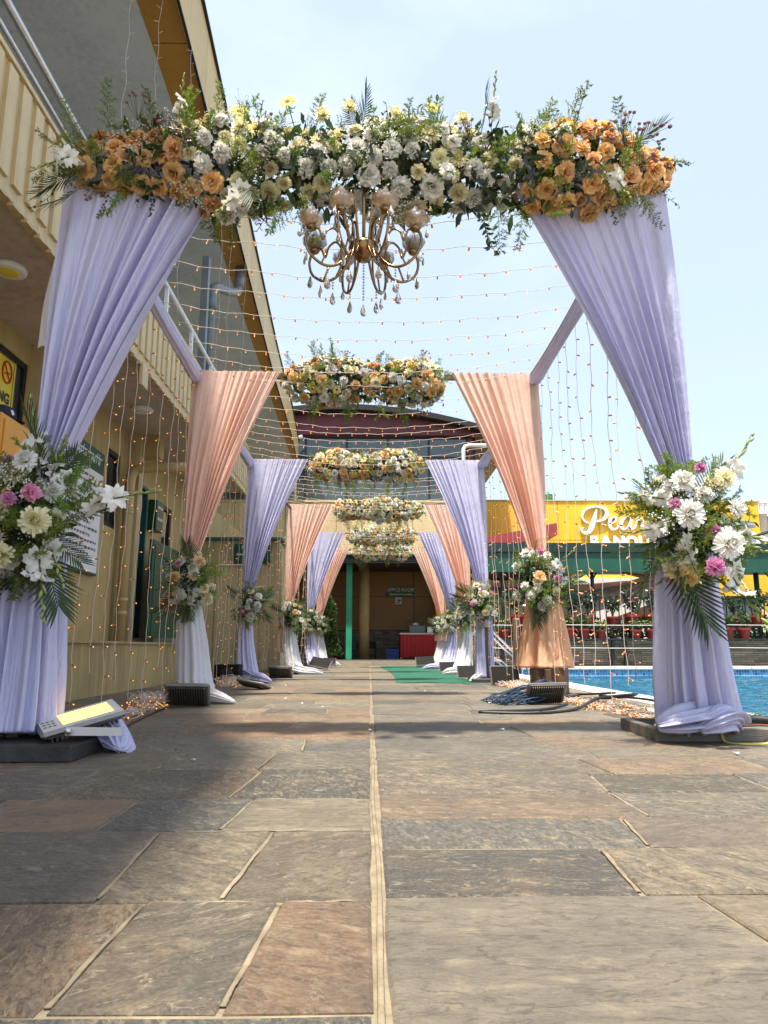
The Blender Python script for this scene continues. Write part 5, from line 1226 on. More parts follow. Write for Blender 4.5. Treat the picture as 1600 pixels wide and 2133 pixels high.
def sweep(path, aw, bw, seed, amp=.22, nf=(5, 9, 13), n=80, sub=8):
    """cloth bundle: rings with radial folds carried along a path"""
    rs = random.Random(seed); P_ = []; N = len(path); path = [V3(p) for p in path]
    for i in range(N-1):
        p0, p1, p2, p3 = path[max(i-1,0)], path[i], path[i+1], path[min(i+2,N-1)]
        for q in range(sub):
            t = q/sub; c = .5*((2*p1) + (p2-p0)*t + (2*p0-5*p1+4*p2-p3)*t*t + (3*p1-p0-3*p2+p3)*t**3)
            P_.append((c, aw[i]+(aw[i+1]-aw[i])*t, bw[i]+(bw[i+1]-bw[i])*t, (i+t)/(N-1)))
    P_.append((path[-1], aw[-1], bw[-1], 1.0)); vs = []
    fs = [(k, rs.uniform(0, 6.28), rs.uniform(.5, 1)) for k in nf]; M_n = len(P_); prev = None
    for i, (c, a, b, f) in enumerate(P_):
        t = (P_[min(i+1, M_n-1)][0] - P_[max(i-1, 0)][0]).normalized(); A = t.cross(V3((0, 1, 0)))
        if A.length < .15: A = V3((0, 0, 1)) if prev is None else prev
        A.normalize()
        if prev is not None and A.dot(prev) < 0: A = -A
        prev = A; Bv = t.cross(A).normalized()
        for k in range(n):
            th = 2*PI*k/n; r = 1 + amp*sum(w_*sin(kk*th + ph + 1.1*sin(f*3 + kk)*.6) for kk, ph, w_ in fs)/1.6
            p = c + A*cos(th)*a*r + Bv*sin(th)*b*r
            if p.z < .008: p.z = .008 + .004*sin(k)
            vs.append(p)
    mb = MB(); mb.add(vs, [(i*n+k, i*n+(k+1) % n, (i+1)*n+(k+1) % n, (i+1)*n+k) for i in range(M_n-1) for k in range(n)])
    mb.f += [tuple(range(n))[::-1], tuple((M_n-1)*n+k for k in range(n))]; mb.m += [0, 0]
    return mb
# side rails joining the arches; the first bay's rails are wrapped in lilac cloth
for i in range(5):
    for sd in 'LR':
        p, q = arch[i][sd] + V3((0, .03, -.035)), arch[i+1][sd] + V3((0, -.03, -.035)); word = 'left' if sd == 'L' else 'right'
        t_ = thing('side_rail', (p + q)/2, '%s side rail joining the %s and %s arches' % (word, NEAR[i], NEAR[i+1]), 'rail', 'side rails between the arches')
        m_ = MB(); m_.bar(p, q, .035); part('rail', m_, mt['postmetal'], t_)
        if i < 2:
            m_ = sweep([p.lerp(q, f) + V3((0, 0, -.012 - .02*sin(PI*f))) for f in (0, .2, .4, .6, .8, .95, 1)], [.042, .05, .046, .052, .048, .06, .03], [.04, .046, .05, .044, .05, .06, .03], 70+i*2+(sd == 'R'), amp=.2, nf=(3, 5, 8), n=40); part('lilac_wrap', m_, mt['lilac'], t_, True)

# ================================================================== DRAPES
def drape(i, sd, seed):
    rs = random.Random(seed); a = arch[i]; s_ = -1 if sd == 'L' else 1; T = a[sd]; B = a['b'+sd]; col = ARCH_COL[i]
    zt = 1.18 if i == 0 else 1.14; ft = zt/ZB; tie = B.lerp(T, ft); inn = (.85 if i == 0 else .77)
    word = 'left' if s_ < 0 else 'right'
    lab = '%s drape gathered to the %s post of the %s arch' % (col, word, NEAR[i])
    t_ = thing('drape', (B.x, B.y, 0), lab, 'drape', 'drapes on the arch posts')
    nu, nv = (150, 46) if i < 2 else (110, 36); vs = []
    hf = [(rs.uniform(26, 44), rs.uniform(0, 6.28), rs.uniform(.5, 1)) for _ in range(4)]
    mf = [(rs.uniform(7, 17), rs.uniform(0, 6.28), rs.uniform(.5, 1)) for _ in range(5)]
    dr = [(rs.uniform(2, 5), rs.uniform(0, 6.28)) for _ in range(3)]
    for j in range(nv+1):
        v = j/nv; z = ZB + .03 - (ZB + .03 - zt)*v
        c0 = T.lerp(tie, v)
        xo = c0.x + s_*(.035 + .02*sin(v*3))                       # outer edge follows the post
        xi = (T.x - s_*inn)*(1-v) + (tie.x - s_*.075)*v             # inner edge runs straight to the tie
        xi += s_*.05*sin(PI*v)
        for k in range(nu+1):
            u = k/nu; uu = u**1.35 + .010*sin(dr[0][0]*u*4 + dr[0][1] + v*1.5)*v
            h = sum(w_*sin(f*uu*2*PI/1.6 + ph) for f, ph, w_ in hf)/3; m2 = sum(w_*sin(f*uu*2*PI/1.4 + ph + .9*sin(v*2.2 + ph)) for f, ph, w_ in mf)/3.2
            m2 = math.copysign(abs(m2)**(1.25 if m2 > 0 else .7), m2)
            wu = .30 + .70*min(1, u*1.5)**1.2; A1 = (.008*(1-v)**1.5 + .0045)*wu; A2 = wu*1.1*(.016 + .044*min(1, v*1.7) - .016*max(0, v-.7)/.3)
            yb = c0.y - .045 + .02*sin(PI*v)*(u-.4)
            x = xo + (xi - xo)*u + .25*A2*sum(w_*cos(f*uu*2*PI/1.4 + ph) for f, ph, w_ in mf[:3])/3*min(1, v*2)*(1-v*.5)
            vs.append((x, yb + A1*h + A2*m2, z + (.006*h if j == 0 else 0)))
    mb = MB(); n = nu+1
    mb.add(vs, [(j*n+k, j*n+k+1, (j+1)*n+k+1, (j+1)*n+k) for j in range(nv) for k in range(nu)])
    part('upper_drape', mb, mt[col], t_, True)
    if i == 0:      # sheer strip hanging behind the outer edge
        vs = []; n2 = 24
        for j in range(31):
            v = j/30; c0 = T.lerp(tie, v)
            for k in range(n2+1):
                u = k/n2; vs.append((c0.x + s_*(.00 + (.10 - .02*v)*u), c0.y + .03 + .05*u + .012*sin(u*19 + v*2) + .02*sin(v*4), ZB - (ZB - zt)*v))
        mb = MB(); mb.add(vs, [(j*25+k, j*25+k+1, (j+1)*25+k+1, (j+1)*25+k) for j in range(30) for k in range(n2)]); part('sheer_strip', mb, mt['sheer'], t_, True)
    return t_, tie, B, s_
ties = {}
for i in range(6):
    for sd in 'LR':
        t_, tie, B, s_ = drape(i, sd, 40 + i*2 + (sd == 'R')); ties[i, sd] = (t_, tie, B, s_)
def skirt(i, sd, path, aw, bw, mat, seed, name='lower_drape', **kw):
    t_, tie, B, s_ = ties[i, sd]
    P_ = [(tie.x + s_*p[0]*-1, tie.y + p[1], p[2]) for p in path]       # +x here points to the walkway
    part(name, sweep(P_, aw, bw, seed, **kw), mt[mat], t_, True)
# nearest arch
skirt(0, 'L', [(-.01,-.02,1.22), (.0,-.03,1.0), (.015,-.06,.62), (.03,-.09,.30), (.035,-.12,.085)], [.07,.09,.12,.14,.155], [.06,.085,.11,.13,.14], 'lilac', 1, amp=.24, nf=(6,10,15,21), n=120, sub=12)
skirt(0, 'L', [(-.06,-.14,.15), (-.14,-.22,.11), (-.22,-.28,.095), (-.34,-.26,.09)], [.05,.045,.035,.015], [.10,.10,.09,.05], 'lilac', 2, 'cloth_puddle', amp=.3)
skirt(0, 'L', [(.20,-.02,.13), (.30,.02,.12), (.38,.0,.09), (.44,-.06,.045), (.47,-.12,.02)], [.02,.035,.045,.04,.012], [.04,.06,.075,.07,.03], 'lilac', 3, 'cloth_tail', amp=.4)
skirt(0, 'R', [(.01,-.02,1.22), (.03,-.02,1.0), (.01,.03,.62), (-.01,.07,.30), (-.04,.10,.06)], [.07,.10,.13,.155,.175], [.06,.085,.11,.13,.14], 'lilac', 4, amp=.24, nf=(6,10,15,21), n=120, sub=12)
skirt(0, 'R', [(-.05,.02,.12), (.06,-.04,.11), (.15,-.08,.10), (.24,-.06,.08)], [.06,.055,.05,.02], [.10,.11,.10,.05], 'lilac', 5, 'cloth_puddle', amp=.32)
skirt(0, 'R', [(-.12,-.02,.10), (-.06,-.10,.12), (.02,-.13,.10), (.08,-.13,.07)], [.04,.05,.04,.015], [.07,.08,.07,.03], 'lilac', 6, 'cloth_fold', amp=.3)
# sheer panel outside the nearest right skirt
t_, tie, B, s_ = ties[0, 'R']; vs = []; n2 = 22
for j in range(31):
    v = j/30
    for k in range(n2+1):
        u = k/n2; vs.append((tie.x + .03 + (.06 + .17*v)*u - .02*v, tie.y + .07 + .06*v + .02*sin(u*11 + v*3), 1.15 - .86*v - .04*u*v + .02*sin(u*9)*v))
mb = MB(); mb.add(vs, [(j*23+k, j*23+k+1, (j+1)*23+k+1, (j+1)*23+k) for j in range(30) for k in range(n2)]); part('sheer_panel', mb, mt['sheer'], t_, True)
# white scrap behind the nearest left drape
t_, tie, B, s_ = ties[0, 'L']; vs = []
for j in range(21):
    v = j/20
    for k in range(9): u = k/8; vs.append((-1.60 - (.06+.09*v)*u + .01*sin(v*7), 3.50 + .03*sin(u*5+v*3) , 2.72 - .72*v - .03*u + .015*sin(u*9)))
mb = MB(); mb.add(vs, [(j*9+k, j*9+k+1, (j+1)*9+k+1, (j+1)*9+k) for j in range(20) for k in range(8)]); part('white_scrap', mb, mt['wcloth'], t_, True)
# second arch: white spill on the left, bell-shaped peach skirt on the right
skirt(1, 'L', [(-.01,-.02,1.05), (.04,-.05,.80), (.09,-.10,.45), (.14,-.18,.18), (.20,-.26,.05)], [.07,.09,.12,.13,.13], [.06,.08,.10,.12,.12], 'wcloth', 7, amp=.20)
skirt(1, 'L', [(.12,-.20,.12), (.24,-.34,.07), (.34,-.44,.07), (.46,-.52,.05), (.56,-.55,.02)], [.07,.05,.045,.03,.01], [.10,.10,.09,.07,.03], 'wcloth', 8, 'cloth_spill', amp=.28)
skirt(1, 'L', [(-.04,.0,1.05), (-.10,.0,.95), (-.16,.0,.82), (-.17,.0,.74)], [.04,.05,.06,.06], [.03,.03,.04,.03], 'peach', 9, 'peach_end', amp=.3)
skirt(1, 'R', [(.0,.0,1.1), (.0,-.01,.90), (.0,-.02,.55), (.0,-.02,.27)], [.08,.12,.18,.225], [.07,.10,.15,.20], 'peach2', 10, amp=.20, nf=(6,9,14), n=110)
# third
skirt(2, 'L', [(.0,.0,1.1), (.0,-.02,.8), (.02,-.05,.45), (.07,-.12,.16), (.12,-.18,.05)], [.06,.08,.10,.12,.12], [.05,.07,.09,.10,.10], 'lilac', 11, amp=.22)
skirt(2, 'L', [(.06,-.16,.12), (.18,-.24,.08), (.30,-.28,.06), (.40,-.25,.02)], [.07,.06,.045,.012], [.11,.11,.09,.03], 'lilac', 12, 'cloth_spill', amp=.3)
skirt(2, 'R', [(.05,.0,1.1), (.07,-.02,.8), (.08,-.04,.4), (.08,-.06,.06)], [.04,.05,.055,.07], [.05,.06,.07,.08], 'lilac', 13, amp=.22)
skirt(2, 'R', [(-.05,.06,1.05), (-.07,.06,.7), (-.07,.06,.3), (-.07,.06,.05)], [.03,.035,.04,.05], [.04,.05,.06,.06], 'lilac', 14, 'rear_fold', amp=.22)
skirt(2, 'R', [(.08,-.05,.10), (.16,-.1,.06), (.24,-.14,.02)], [.05,.04,.01], [.07,.06,.02], 'wcloth', 15, 'cloth_spill', amp=.3)
# fourth to farthest
for i, sd, m1, sp, seed in ((3,'L','wcloth',.55,16), (3,'R','wcloth',.40,17), (4,'L','lilac',.36,18), (4,'R','lilac',.62,19), (5,'L','wcloth',.5,20), (5,'R','wcloth',.55,21)):
    skirt(i, sd, [(.0,.0,1.08), (.02,-.02,.8), (.06,-.06,.45), (.12,-.14,.16), (.18,-.2,.05)], [.06,.08,.11,.12,.12], [.06,.08,.10,.11,.11], m1, seed, amp=.22)
    skirt(i, sd, [(.08,-.16,.12), (.10+sp*.4,-.28,.07), (.10+sp*.75,-.34,.055), (.10+sp,-.30,.02)], [.07,.055,.045,.012], [.11,.11,.09,.03], m1, seed+30, 'cloth_spill', amp=.3)
skirt(3, 'L', [(-.06,.0,1.05), (-.09,.0,.8), (-.11,.0,.55), (-.10,.0,.36)], [.04,.05,.05,.05], [.04,.04,.05,.05], 'peach', 60, 'peach_end', amp=.3)
skirt(5, 'R', [(.0,-.05,1.05), (.0,-.06,.85), (.0,-.07,.62)], [.09,.14,.17], [.08,.12,.14], 'peach', 61, 'peach_end', amp=.25)

# ================================================================== FLOWER GARLANDS ON THE TOP BARS
def garland(i, x0, x1, rz, ry, nfl, mixf, label, nfern, seed, fs=1.0, extra=True):
    random.seed(seed); y = ARCH_Y[i] - .05; zc = 2.86; xm = (x0+x1)/2; hx = (x1-x0)/2
    t_ = thing('flower_garland', (xm, y, ZB), label, 'flower garland', 'flower garlands on the arches')
    core_leaves(t_, (xm, y, zc), (hx*.98, ry*(.93 if i == 0 else .78), rz*(.96 if i == 0 else .80)), int(420*hx*(3.0 if i == 0 else 2.2)), .08, seed)
    def gen():
        u = U(-1, 1); x = xm + hx*u; endf = (1 - abs(u)**7)**.5 * (.84 + .16*sin(x*7 + seed)); a = U(0, 2*PI)
        if rnd() < .55: a = random.gauss(PI*1.0, .75)              # favour the side that faces the entrance
        d = V3((.5*u*abs(u)**3, cos(a), sin(a))).normalized()
        return V3((x, y + ry*endf*cos(a)*U(.86, 1.06), zc + rz*endf*sin(a)*U(.86, 1.06))), d
    for p, d in spaced(nfl, gen, (.086 if i == 0 else .074)*fs):
        put(mixf(p), t_, p, d + V3((U(-.3, .3), U(-.3, .3), U(-.2, .4))), fs*U(.72, 1.08))
    for _ in range(nfern):
        p, d = gen(); d = d + V3((U(-.6, .6), U(-.3, .3), U(-.5, .3))); r_ = rnd()
        if r_ < .55: put('fern', t_, p - d*.08, d, U(.55, .95))
        elif r_ < .72: put('baby', t_, p - d*.06, d, U(.8, 1.2))
        elif r_ < .96: put('sprig', t_, p - d*.05, d, U(.6, 1.0))
        else: put('button', t_, p - d*.03, d, U(.8, 1.1))
    return t_, gen
def mix0(p):
    r_ = rnd(); e = abs(p.x + .02)
    if e > .86 + .12*sin(p.z*9): return 'peach' if r_ < .9 else ('apricot' if r_ < .97 else 'white')
    if e > .74: return 'peach' if r_ < .35 else ('white' if r_ < .8 else 'cream')
    return 'white' if r_ < .56 else ('cream' if r_ < .80 else ('creamrose' if r_ < .93 else 'mumw'))
g0, gen0 = garland(0, -1.53, 1.54, .235, .22, 340, mix0, 'long flower garland across the nearest arch, peach at the ends and white in the middle', 175, 101, .93)
random.seed(77)
for x, z, k, s in ((-.66,3.06,'yellow',.95), (-.42,3.12,'yellow',.95), (-.58,2.96,'yellow',.9), (.31,3.10,'yellow',.75), (-.24,3.05,'cream',.9), (-.11,3.10,'cream',.8), (.12,3.06,'cream',.85), (.46,3.04,'cream',.8)):
    put(k, g0, (x, 3.12, z), (U(-.3, .3), -1, .35), s)
for x, z, d, k, s in ((-.95,3.0,(.1,-.3,1),'glad',.6), (.60,3.0,(.05,-.3,1),'glad',.65), (-1.42,2.80,(-.5,-.5,-.6),'glad',.8), (-.62,2.62,(-.35,-.4,-.8),'glad',.8), (1.18,2.74,(.15,-.5,-.8),'glad',.7), (.36,2.74,(.2,-.6,-.6),'glad',.6), (-.5,2.9,(.1,-.7,-.5),'glad',.55), (.42,2.88,(-.5,-.6,-.1),'glad',.6)):
    put(k, g0, (x, 3.10, z), d, s)
for x, z, d, s in ((-.05,3.0,(.35,-.2,1),.62), (-.08,3.0,(-.3,-.2,1),.45), (-.62,2.74,(.15,-.5,-.6),.75), (-1.46,2.72,(-.75,-.2,-.4),.6), (-1.44,2.64,(-.5,-.2,-.8),.55), (.55,2.98,(.3,-.4,.8),.6), (1.3,2.9,(.5,-.6,.4),.55), (.78,2.72,(-.2,-.5,-.7),.7)):
    put('palm', g0, (x, 3.15, z), d, s)
for x, z, d, s in ((-1.32,2.98,(-.2,-.1,1),.85), (-1.48,2.94,(-.4,0,1),.7), (1.0,3.02,(.15,-.1,1),.9), (-1.50,2.88,(-1,-.1,.2),.6), (1.48,2.86,(1,-.1,.2),.5), (-1.52,2.76,(-1,-.2,-.3),.6), (-1.25,2.66,(.1,-.3,-1),.8), (-.72,2.66,(.2,-.3,-1),.8), (.95,2.66,(-.1,-.3,-1),.8), (1.35,2.66,(.2,-.3,-1),.7), (-.35,2.66,(0,-.3,-1),1.0), (-.44,2.64,(.1,-.3,-1),.9), (.62,2.64,(0,-.3,-1),1.0), (.74,2.64,(.1,-.2,-1),.9)):
    put('fern', g0, (x, 3.18, z), d, s)
for x, z, d, s in ((.56,2.66,(.02,-.2,-1),1.0), (.52,2.62,(.18,-.2,-1),.85), (-1.30,2.66,(-.1,-.2,-1),.45), (-1.1,2.66,(.1,-.2,-1),.45), (1.2,2.66,(0,-.2,-1),.5), (1.42,2.72,(.6,-.2,-.7),.5), (1.48,2.9,(1,-.2,-.3),.45), (.9,2.98,(0,-.2,1),.4), (1.3,2.96,(.1,-.2,1),.4), (-1.56,2.68,(-.6,-.2,-.8),.5)):
    put('vine', g0, (x, 3.2, z), d, s)
for x, z in ((-1.15,2.98), (-1.0,2.84), (-.9,2.80), (1.25,2.90), (1.38,2.94), (1.3,2.84), (1.1,2.88)):
    put('button', g0, (x, 3.1, z), (U(-.3, .3), -.7, U(-.2, .6)), 1.0)
def mixm(p):
    r_ = rnd(); return 'peach' if r_ < .19 else ('apricot' if r_ < .31 else ('white' if r_ < .62 else ('cream' if r_ < .84 else ('creamrose' if r_ < .92 else 'yellow'))))
for i, (x0, x1, n) in enumerate(((-.80, .66, 150), (-.80, .72, 150), (-.62, .93, 150), (-.50, .98, 140), (-.45, 1.02, 130))):
    k = i+1
    gg, ge = garland(k, x0, x1, .225, .2, n, mixm, 'mixed peach, white and yellow flower garland on the %s arch%s' % (NEAR[k], '' if k == 5 else ' in line'), 70, 110+k, .95)
    for _ in range(9): put('fern', gg, (U(x0*.8, x1*.8), ARCH_Y[k]-.12, 2.68), (U(-.3, .3), -.25, -1), U(.6, .95))
    for _ in range(4): put('vine', gg, (U(x0*.9, x1*.9), ARCH_Y[k]-.12, 2.68), (U(-.3, .3), -.25, -1), U(.35, .5))

# ================================================================== BOUQUETS AT THE TIES
def bouquet(i, sd, seed, r=.25, ctr=None, nm=9, npk=2, nor=1, ng=3, npalm=6, nfern=50, mums='mumw'):
    random.seed(seed); t_, tie, B, s_ = ties[i, sd]; word = 'left' if s_ < 0 else 'right'
    c = ctr or V3((tie.x - s_*.07, tie.y - .14, 1.0))
    t2 = thing('bouquet', c, 'white chrysanthemum and fern bouquet tied to the %s drape of the %s arch' % (word, NEAR[i]), 'bouquet', 'bouquets tied to the drapes')
    core_leaves(t2, c, (r*.52, r*.45, r*.78), 210, .075, seed)
    def dirv(front=.5):
        while True:
            d = V3((random.gauss(0, 1), random.gauss(-front, .8), random.gauss(0, 1))).normalized()
            if d.y < .45: return d
    def gen(k=.8): d = dirv(); return V3((c.x + d.x*r*.80, c.y + d.y*r*.62, c.z + d.z*r*1.12))*1.0, d
    for _ in range(nfern):
        d = dirv(.2); put('fern', t2, c + V3((d.x*.08, d.y*.06, d.z*.14)), d + V3((0, 0, U(-.25, .15))), U(.58, .95)*r/.27)
    for p, d in spaced(nm, gen, .115*r/.27): put(mums, t2, p, d + V3((0, -.55, .05)), U(.72, 1.12)*r/.27)
    for p, d in spaced(npk, lambda: (lambda q: (q[0]*1.0, q[1]))(gen()), .06): put('pink', t2, p, d + V3((0, -.6, 0)), U(.6, .85))
    for p, d in spaced(nor, gen, .06): put('apricot', t2, p, d + V3((0, -.5, 0)), U(.8, 1.0))
    for p, d in spaced(5, gen, .09): put('white', t2, p*.0 + c.lerp(p, .9), d + V3((0, -.5, 0)), U(.7, 1.0))
    for _ in range(ng):
        a = U(-.2, 1.2)*PI if rnd() < .5 else U(1, 2)*PI; d = V3((cos(a), -.35, sin(a))); put('glad', t2, c + d*.10, d, U(.75, 1.0)*r/.27)
    for _ in range(npalm):
        a = U(0, 2*PI); d = V3((cos(a), U(-.35, .1), sin(a))); put('palm', t2, c + d*.05, d, U(.75, 1.05)*r/.27)
    for _ in range(7): d = dirv(); put('baby', t2, c + d*r*.45, d, U(.8, 1.15))
    for _ in range(5): d = dirv(.1); put('sprig', t2, c + d*r*.4, d, U(.7, 1.0))
    return t2
bL = bouquet(0, 'L', 201, .25, V3((-1.44, 3.02, 1.005)), 6, 1, 2, 3, 3, 70)
bR = bouquet(0, 'R', 202, .24, V3((1.48, 3.25, 1.0)), 6, 2, 1, 3, 2, 80)
# individual stems that stand out on the two nearest bouquets
random.seed(9)
for kd, p, d, s in (('palm', (-1.42,3.02,1.16), (.05,-.3,1), .85), ('palm', (-1.40,3.0,1.1), (.75,-.3,.65), .6), ('palm', (-1.30,2.98,.98), (1,-.2,-.12), .6), ('palm', (-1.34,2.98,.9), (.9,-.3,-.6), .55), ('palm', (-1.36,2.98,.84), (.35,-.2,-1), .9), ('palm', (-1.55,3.0,.86), (-.3,-.2,-1), .9),
                    ('glad', (-1.18,2.92,1.02), (1,-.2,.22), .9), ('glad', (-1.36,2.92,.86), (.22,-.3,-1), .95), ('glad', (-1.40,2.98,1.18), (-.28,-.1,1), .9),
                    ('pink', (-1.355,2.80,1.045), (.1,-1,.15), .8), ('pink', (-1.44,2.80,1.02), (-.1,-1,.05), .65), ('mumw', (-1.40,2.83,1.185), (-.05,-1,.45), .9), ('mumw', (-1.325,2.80,.93), (.15,-1,-.05), 1.05), ('cream', (-1.46,2.82,.80), (0,-1,-.35), 1.0), ('mumw', (-1.54,2.85,1.14), (-.5,-1,.3), .9)):
    put(kd, bL, p, d, s)
for kd, p, d, s in (('palm', (1.56,3.28,1.15), (.55,-.1,.9), .65), ('palm', (1.42,3.22,.85), (.35,-.25,-1), 1.0), ('palm', (1.46,3.2,.85), (.62,-.2,-.85), .95), ('palm', (1.40,3.22,.84), (.1,-.2,-1), .95), ('palm', (1.32,3.22,.86), (-.6,-.2,-.7), .8),
                    ('glad', (1.36,3.15,1.10), (-1,-.2,.1), .7), ('glad', (1.36,3.15,.98), (-.95,-.2,-.25), .7), ('glad', (1.60,3.2,1.0), (.9,-.2,-.45), .85), ('glad', (1.58,3.18,.84), (.45,-.3,-1), 1.1), ('glad', (1.62,3.2,1.15), (.6,-.1,.8), .9), ('glad', (1.40,3.12,.92), (.0,-.5,-.9), .7),
                    ('mumw', (1.375,2.98,1.0), (-.1,-1,.05), 1.2), ('mumw', (1.535,2.98,.875), (.1,-1,-.05), 1.25), ('mumw', (1.37,3.0,1.15), (-.1,-1,.3), .95), ('mumw', (1.58,3.05,1.18), (.4,-1,.3), .85), ('mumw', (1.62,3.05,1.04), (.7,-1,.1), .85), ('pink', (1.47,2.98,.775), (0,-1,-.2), .9), ('pink', (1.33,3.0,1.05), (-.3,-1,.1), .6), ('pink', (1.45,3.0,1.21), (0,-1,.5), .55)):
    put(kd, bR, p, d, s)
random.seed(31)
for i, sd, r, nm, npk, nor in ((1,'L',.23,8,2,2), (1,'R',.25,10,3,1), (2,'L',.22,10,1,0), (2,'R',.24,9,4,1), (3,'L',.23,8,0,3), (3,'R',.22,8,2,2), (4,'L',.22,9,0,1), (4,'R',.22,9,0,1), (5,'L',.20,8,0,2), (5,'R',.22,9,0,2)):
    bouquet(i, sd, 210+i*2+(sd == 'R'), r, None, nm, npk, nor, 2, 6, 26)
# ================================================================== CHANDELIER
CC = V3((-.035, 3.17, 0)); random.seed(14)
CH = thing('chandelier', (CC.x, CC.y, 2.36), 'brass chandelier with amber glass rose cups and crystal drops under the nearest garland', 'chandelier')
m_ = MB(); m_.lathe([(.006, 2.285), (.03, 2.29), (.062, 2.32), (.075, 2.352), (.070, 2.37), (.03, 2.385), (.016, 2.40)], 28, (CC.x, CC.y, 0)); part('hub', m_, mt['brass'], CH, True)
m_ = MB(); m_.tube([(CC.x, CC.y, 2.38), (CC.x, CC.y, 2.86)], .0085, 10); part('stem', m_, mt['brass'], CH, True)
def glass_rose():
    mb = MB(); rs = random.Random(3)
    for k, (n, tilt, L_, W_, r0, z0) in enumerate(((4, .30, .048, .030, .006, .010), (5, .78, .064, .040, .008, .004), (6, 1.18, .074, .046, .008, .0))):
        for i in range(n): petal(mb, 2*PI*(i + .45*k)/n, tilt, L_, W_, r0, z0, -.50, .45, .16, rs=rs, ns=5, nt_=4)
    me = mb.mesh('glass_rose', mt['amber'], True); return me
gr = glass_rose()
tear = MB(); tear.lathe([(.0005, 0), (.004, -.006), (.0105, -.024), (.0125, -.033), (.010, -.042), (.004, -.047), (0, -.048)], 10); tear_me = tear.mesh('crystal_drop', mt['crystal'])
tear2 = MB(); tear2.lathe([(.0005, 0), (.005, -.010), (.0155, -.036), (.0185, -.048), (.015, -.060), (.006, -.067), (0, -.068)], 10); tear2_me = tear2.mesh('crystal_drop', mt['crystal'])
bead = MB(); bead.ball((0, 0, 0), .0055, 8); bead_me = bead.mesh('bead', mt['crystal'], True)
blb = MB(); blb.lathe([(.006, 0), (.009, .012), (.015, .034), (.0155, .045), (.011, .064), (.004, .082), (0, .085)], 12); blb_me = blb.mesh('candle_bulb', mt['bulbglass'], True)
def chain(parent, p, n, big=True):
    for k in range(n): inst('bead', bead_me, parent, (p[0], p[1], p[2] - .008 - .015*k))
    inst('crystal_drop', tear2_me if big else tear_me, parent, (p[0], p[1], p[2] - .012 - .015*n), Quaternion((0, 0, 1), U(0, 3)), (1, .55, 1))
def spline(pts, sub=6):
    out = []; n = len(pts); pts = [V3(p) for p in pts]
    for i in range(n-1):
        p0, p1, p2, p3 = pts[max(i-1,0)], pts[i], pts[i+1], pts[min(i+2,n-1)]
        for q in range(sub): t = q/sub; out.append(.5*((2*p1) + (p2-p0)*t + (2*p0-5*p1+4*p2-p3)*t*t + (3*p1-p0-3*p2+p3)*t**3))
    out.append(pts[-1]); return out
for k in range(8):
    th = 2*PI*(k+.5)/8; e = V3((cos(th), sin(th), 0)); f = lambda r_, z: (CC.x + e.x*r_, CC.y + e.y*r_, z)
    am = MB(); am.tube(spline([f(.06,2.335), f(.10,2.27), f(.155,2.225), f(.215,2.222), f(.275,2.265), f(.296,2.325), f(.288,2.372), f(.268,2.384)]), .0068, 8)
    am.tube(spline([f(.062,2.36), f(.085,2.44), f(.105,2.53), f(.13,2.575), f(.155,2.56), f(.150,2.51), f(.128,2.50)]), .0055, 8)
    am.tube(spline([f(.150,2.226), f(.120,2.29), f(.118,2.37), f(.150,2.42), f(.190,2.40), f(.208,2.35), f(.232,2.40), f(.262,2.385)]), .0055, 8)
    am.tube([f(.215,2.226), f(.185,2.30)], .005, 6)
    a_ = part('arm', am, mt['brass'], CH, True)
    cp_ = MB(); cp_.lathe([(.006, 0), (.02, .006), (.026, .016), (.02, .02), (.008, .02), (.008, .055), (.0, .055)], 12, f(.268, 2.382)); part('cup', cp_, mt['brass'], a_, True)
    inst('glass_rose', gr, CH, f(.268, 2.40), Quaternion((0, 0, 1), th), 1.02)
    inst('candle_bulb', blb_me, CH, f(.268, 2.437))
    if k % 2 == 0: chain(CH, f(.185, 2.222), 3)
    else: chain(CH, f(.165, 2.226), 4)
    chain(CH, f(.290, 2.295), 1, k % 3 == 0); chain(CH, f(.325, 2.41), 1, False); chain(CH, f(.155, 2.565), 1, False); chain(CH, f(.205, 2.415), 0, False)
    if k % 2: chain(CH, f(.232, 2.248), 2)
chain(CH, (CC.x, CC.y, 2.285), 14)

# ================================================================== FAIRY LIGHTS
bm = MB(); bm.tube([(0, 0, 0), (0, 0, -.006)], .0028, 5, 0); bm.tube([(0, 0, -.005), (0, 0, -.025)], [.0052, .0046], 6, 1); bm.ball((0, 0, -.0275), .0038, 6, 2, 1.2)
bulb_me = bm.mesh('bulb', [mt['wire'], mt['holder'], mt['tip']])
BV, BF, BMI = list(bm.v), list(bm.f), list(bm.m)
def add_bulb(mb, p, q, s=1.0):
    o = len(mb.v); mb.v.extend(tuple(V3(p) + q @ (V3(v)*s)) for v in BV); mb.f.extend(tuple(i+o for i in f) for f in BF); mb.m.extend(BMI)
def string_thing(name, pts, bpos, bdir, label, group, fine, wr=.0021):
    """one light string: a wire and its bulbs (single bulbs where the photo shows them)"""
    t_ = thing(name, pts[0], label, 'fairy lights', group)
    m_ = MB(); m_.tube(pts, wr, 4, cap=False)
    part('wire', m_, mt['wire'], t_)
    if fine:
        for p, d in zip(bpos, bdir): inst('bulb', bulb_me, t_, p, V3(d).to_track_quat('-Z', 'Y'), 1.02)
    else:
        m_ = MB()
        for p, d in zip(bpos, bdir): add_bulb(m_, p, V3(d).to_track_quat('-Z', 'Y'), 1.1)
        o = part('bulbs', m_, [mt['wire'], mt['holder'], mt['tip']], t_); o['kind'] = 'stuff'
    return t_
random.seed(303)
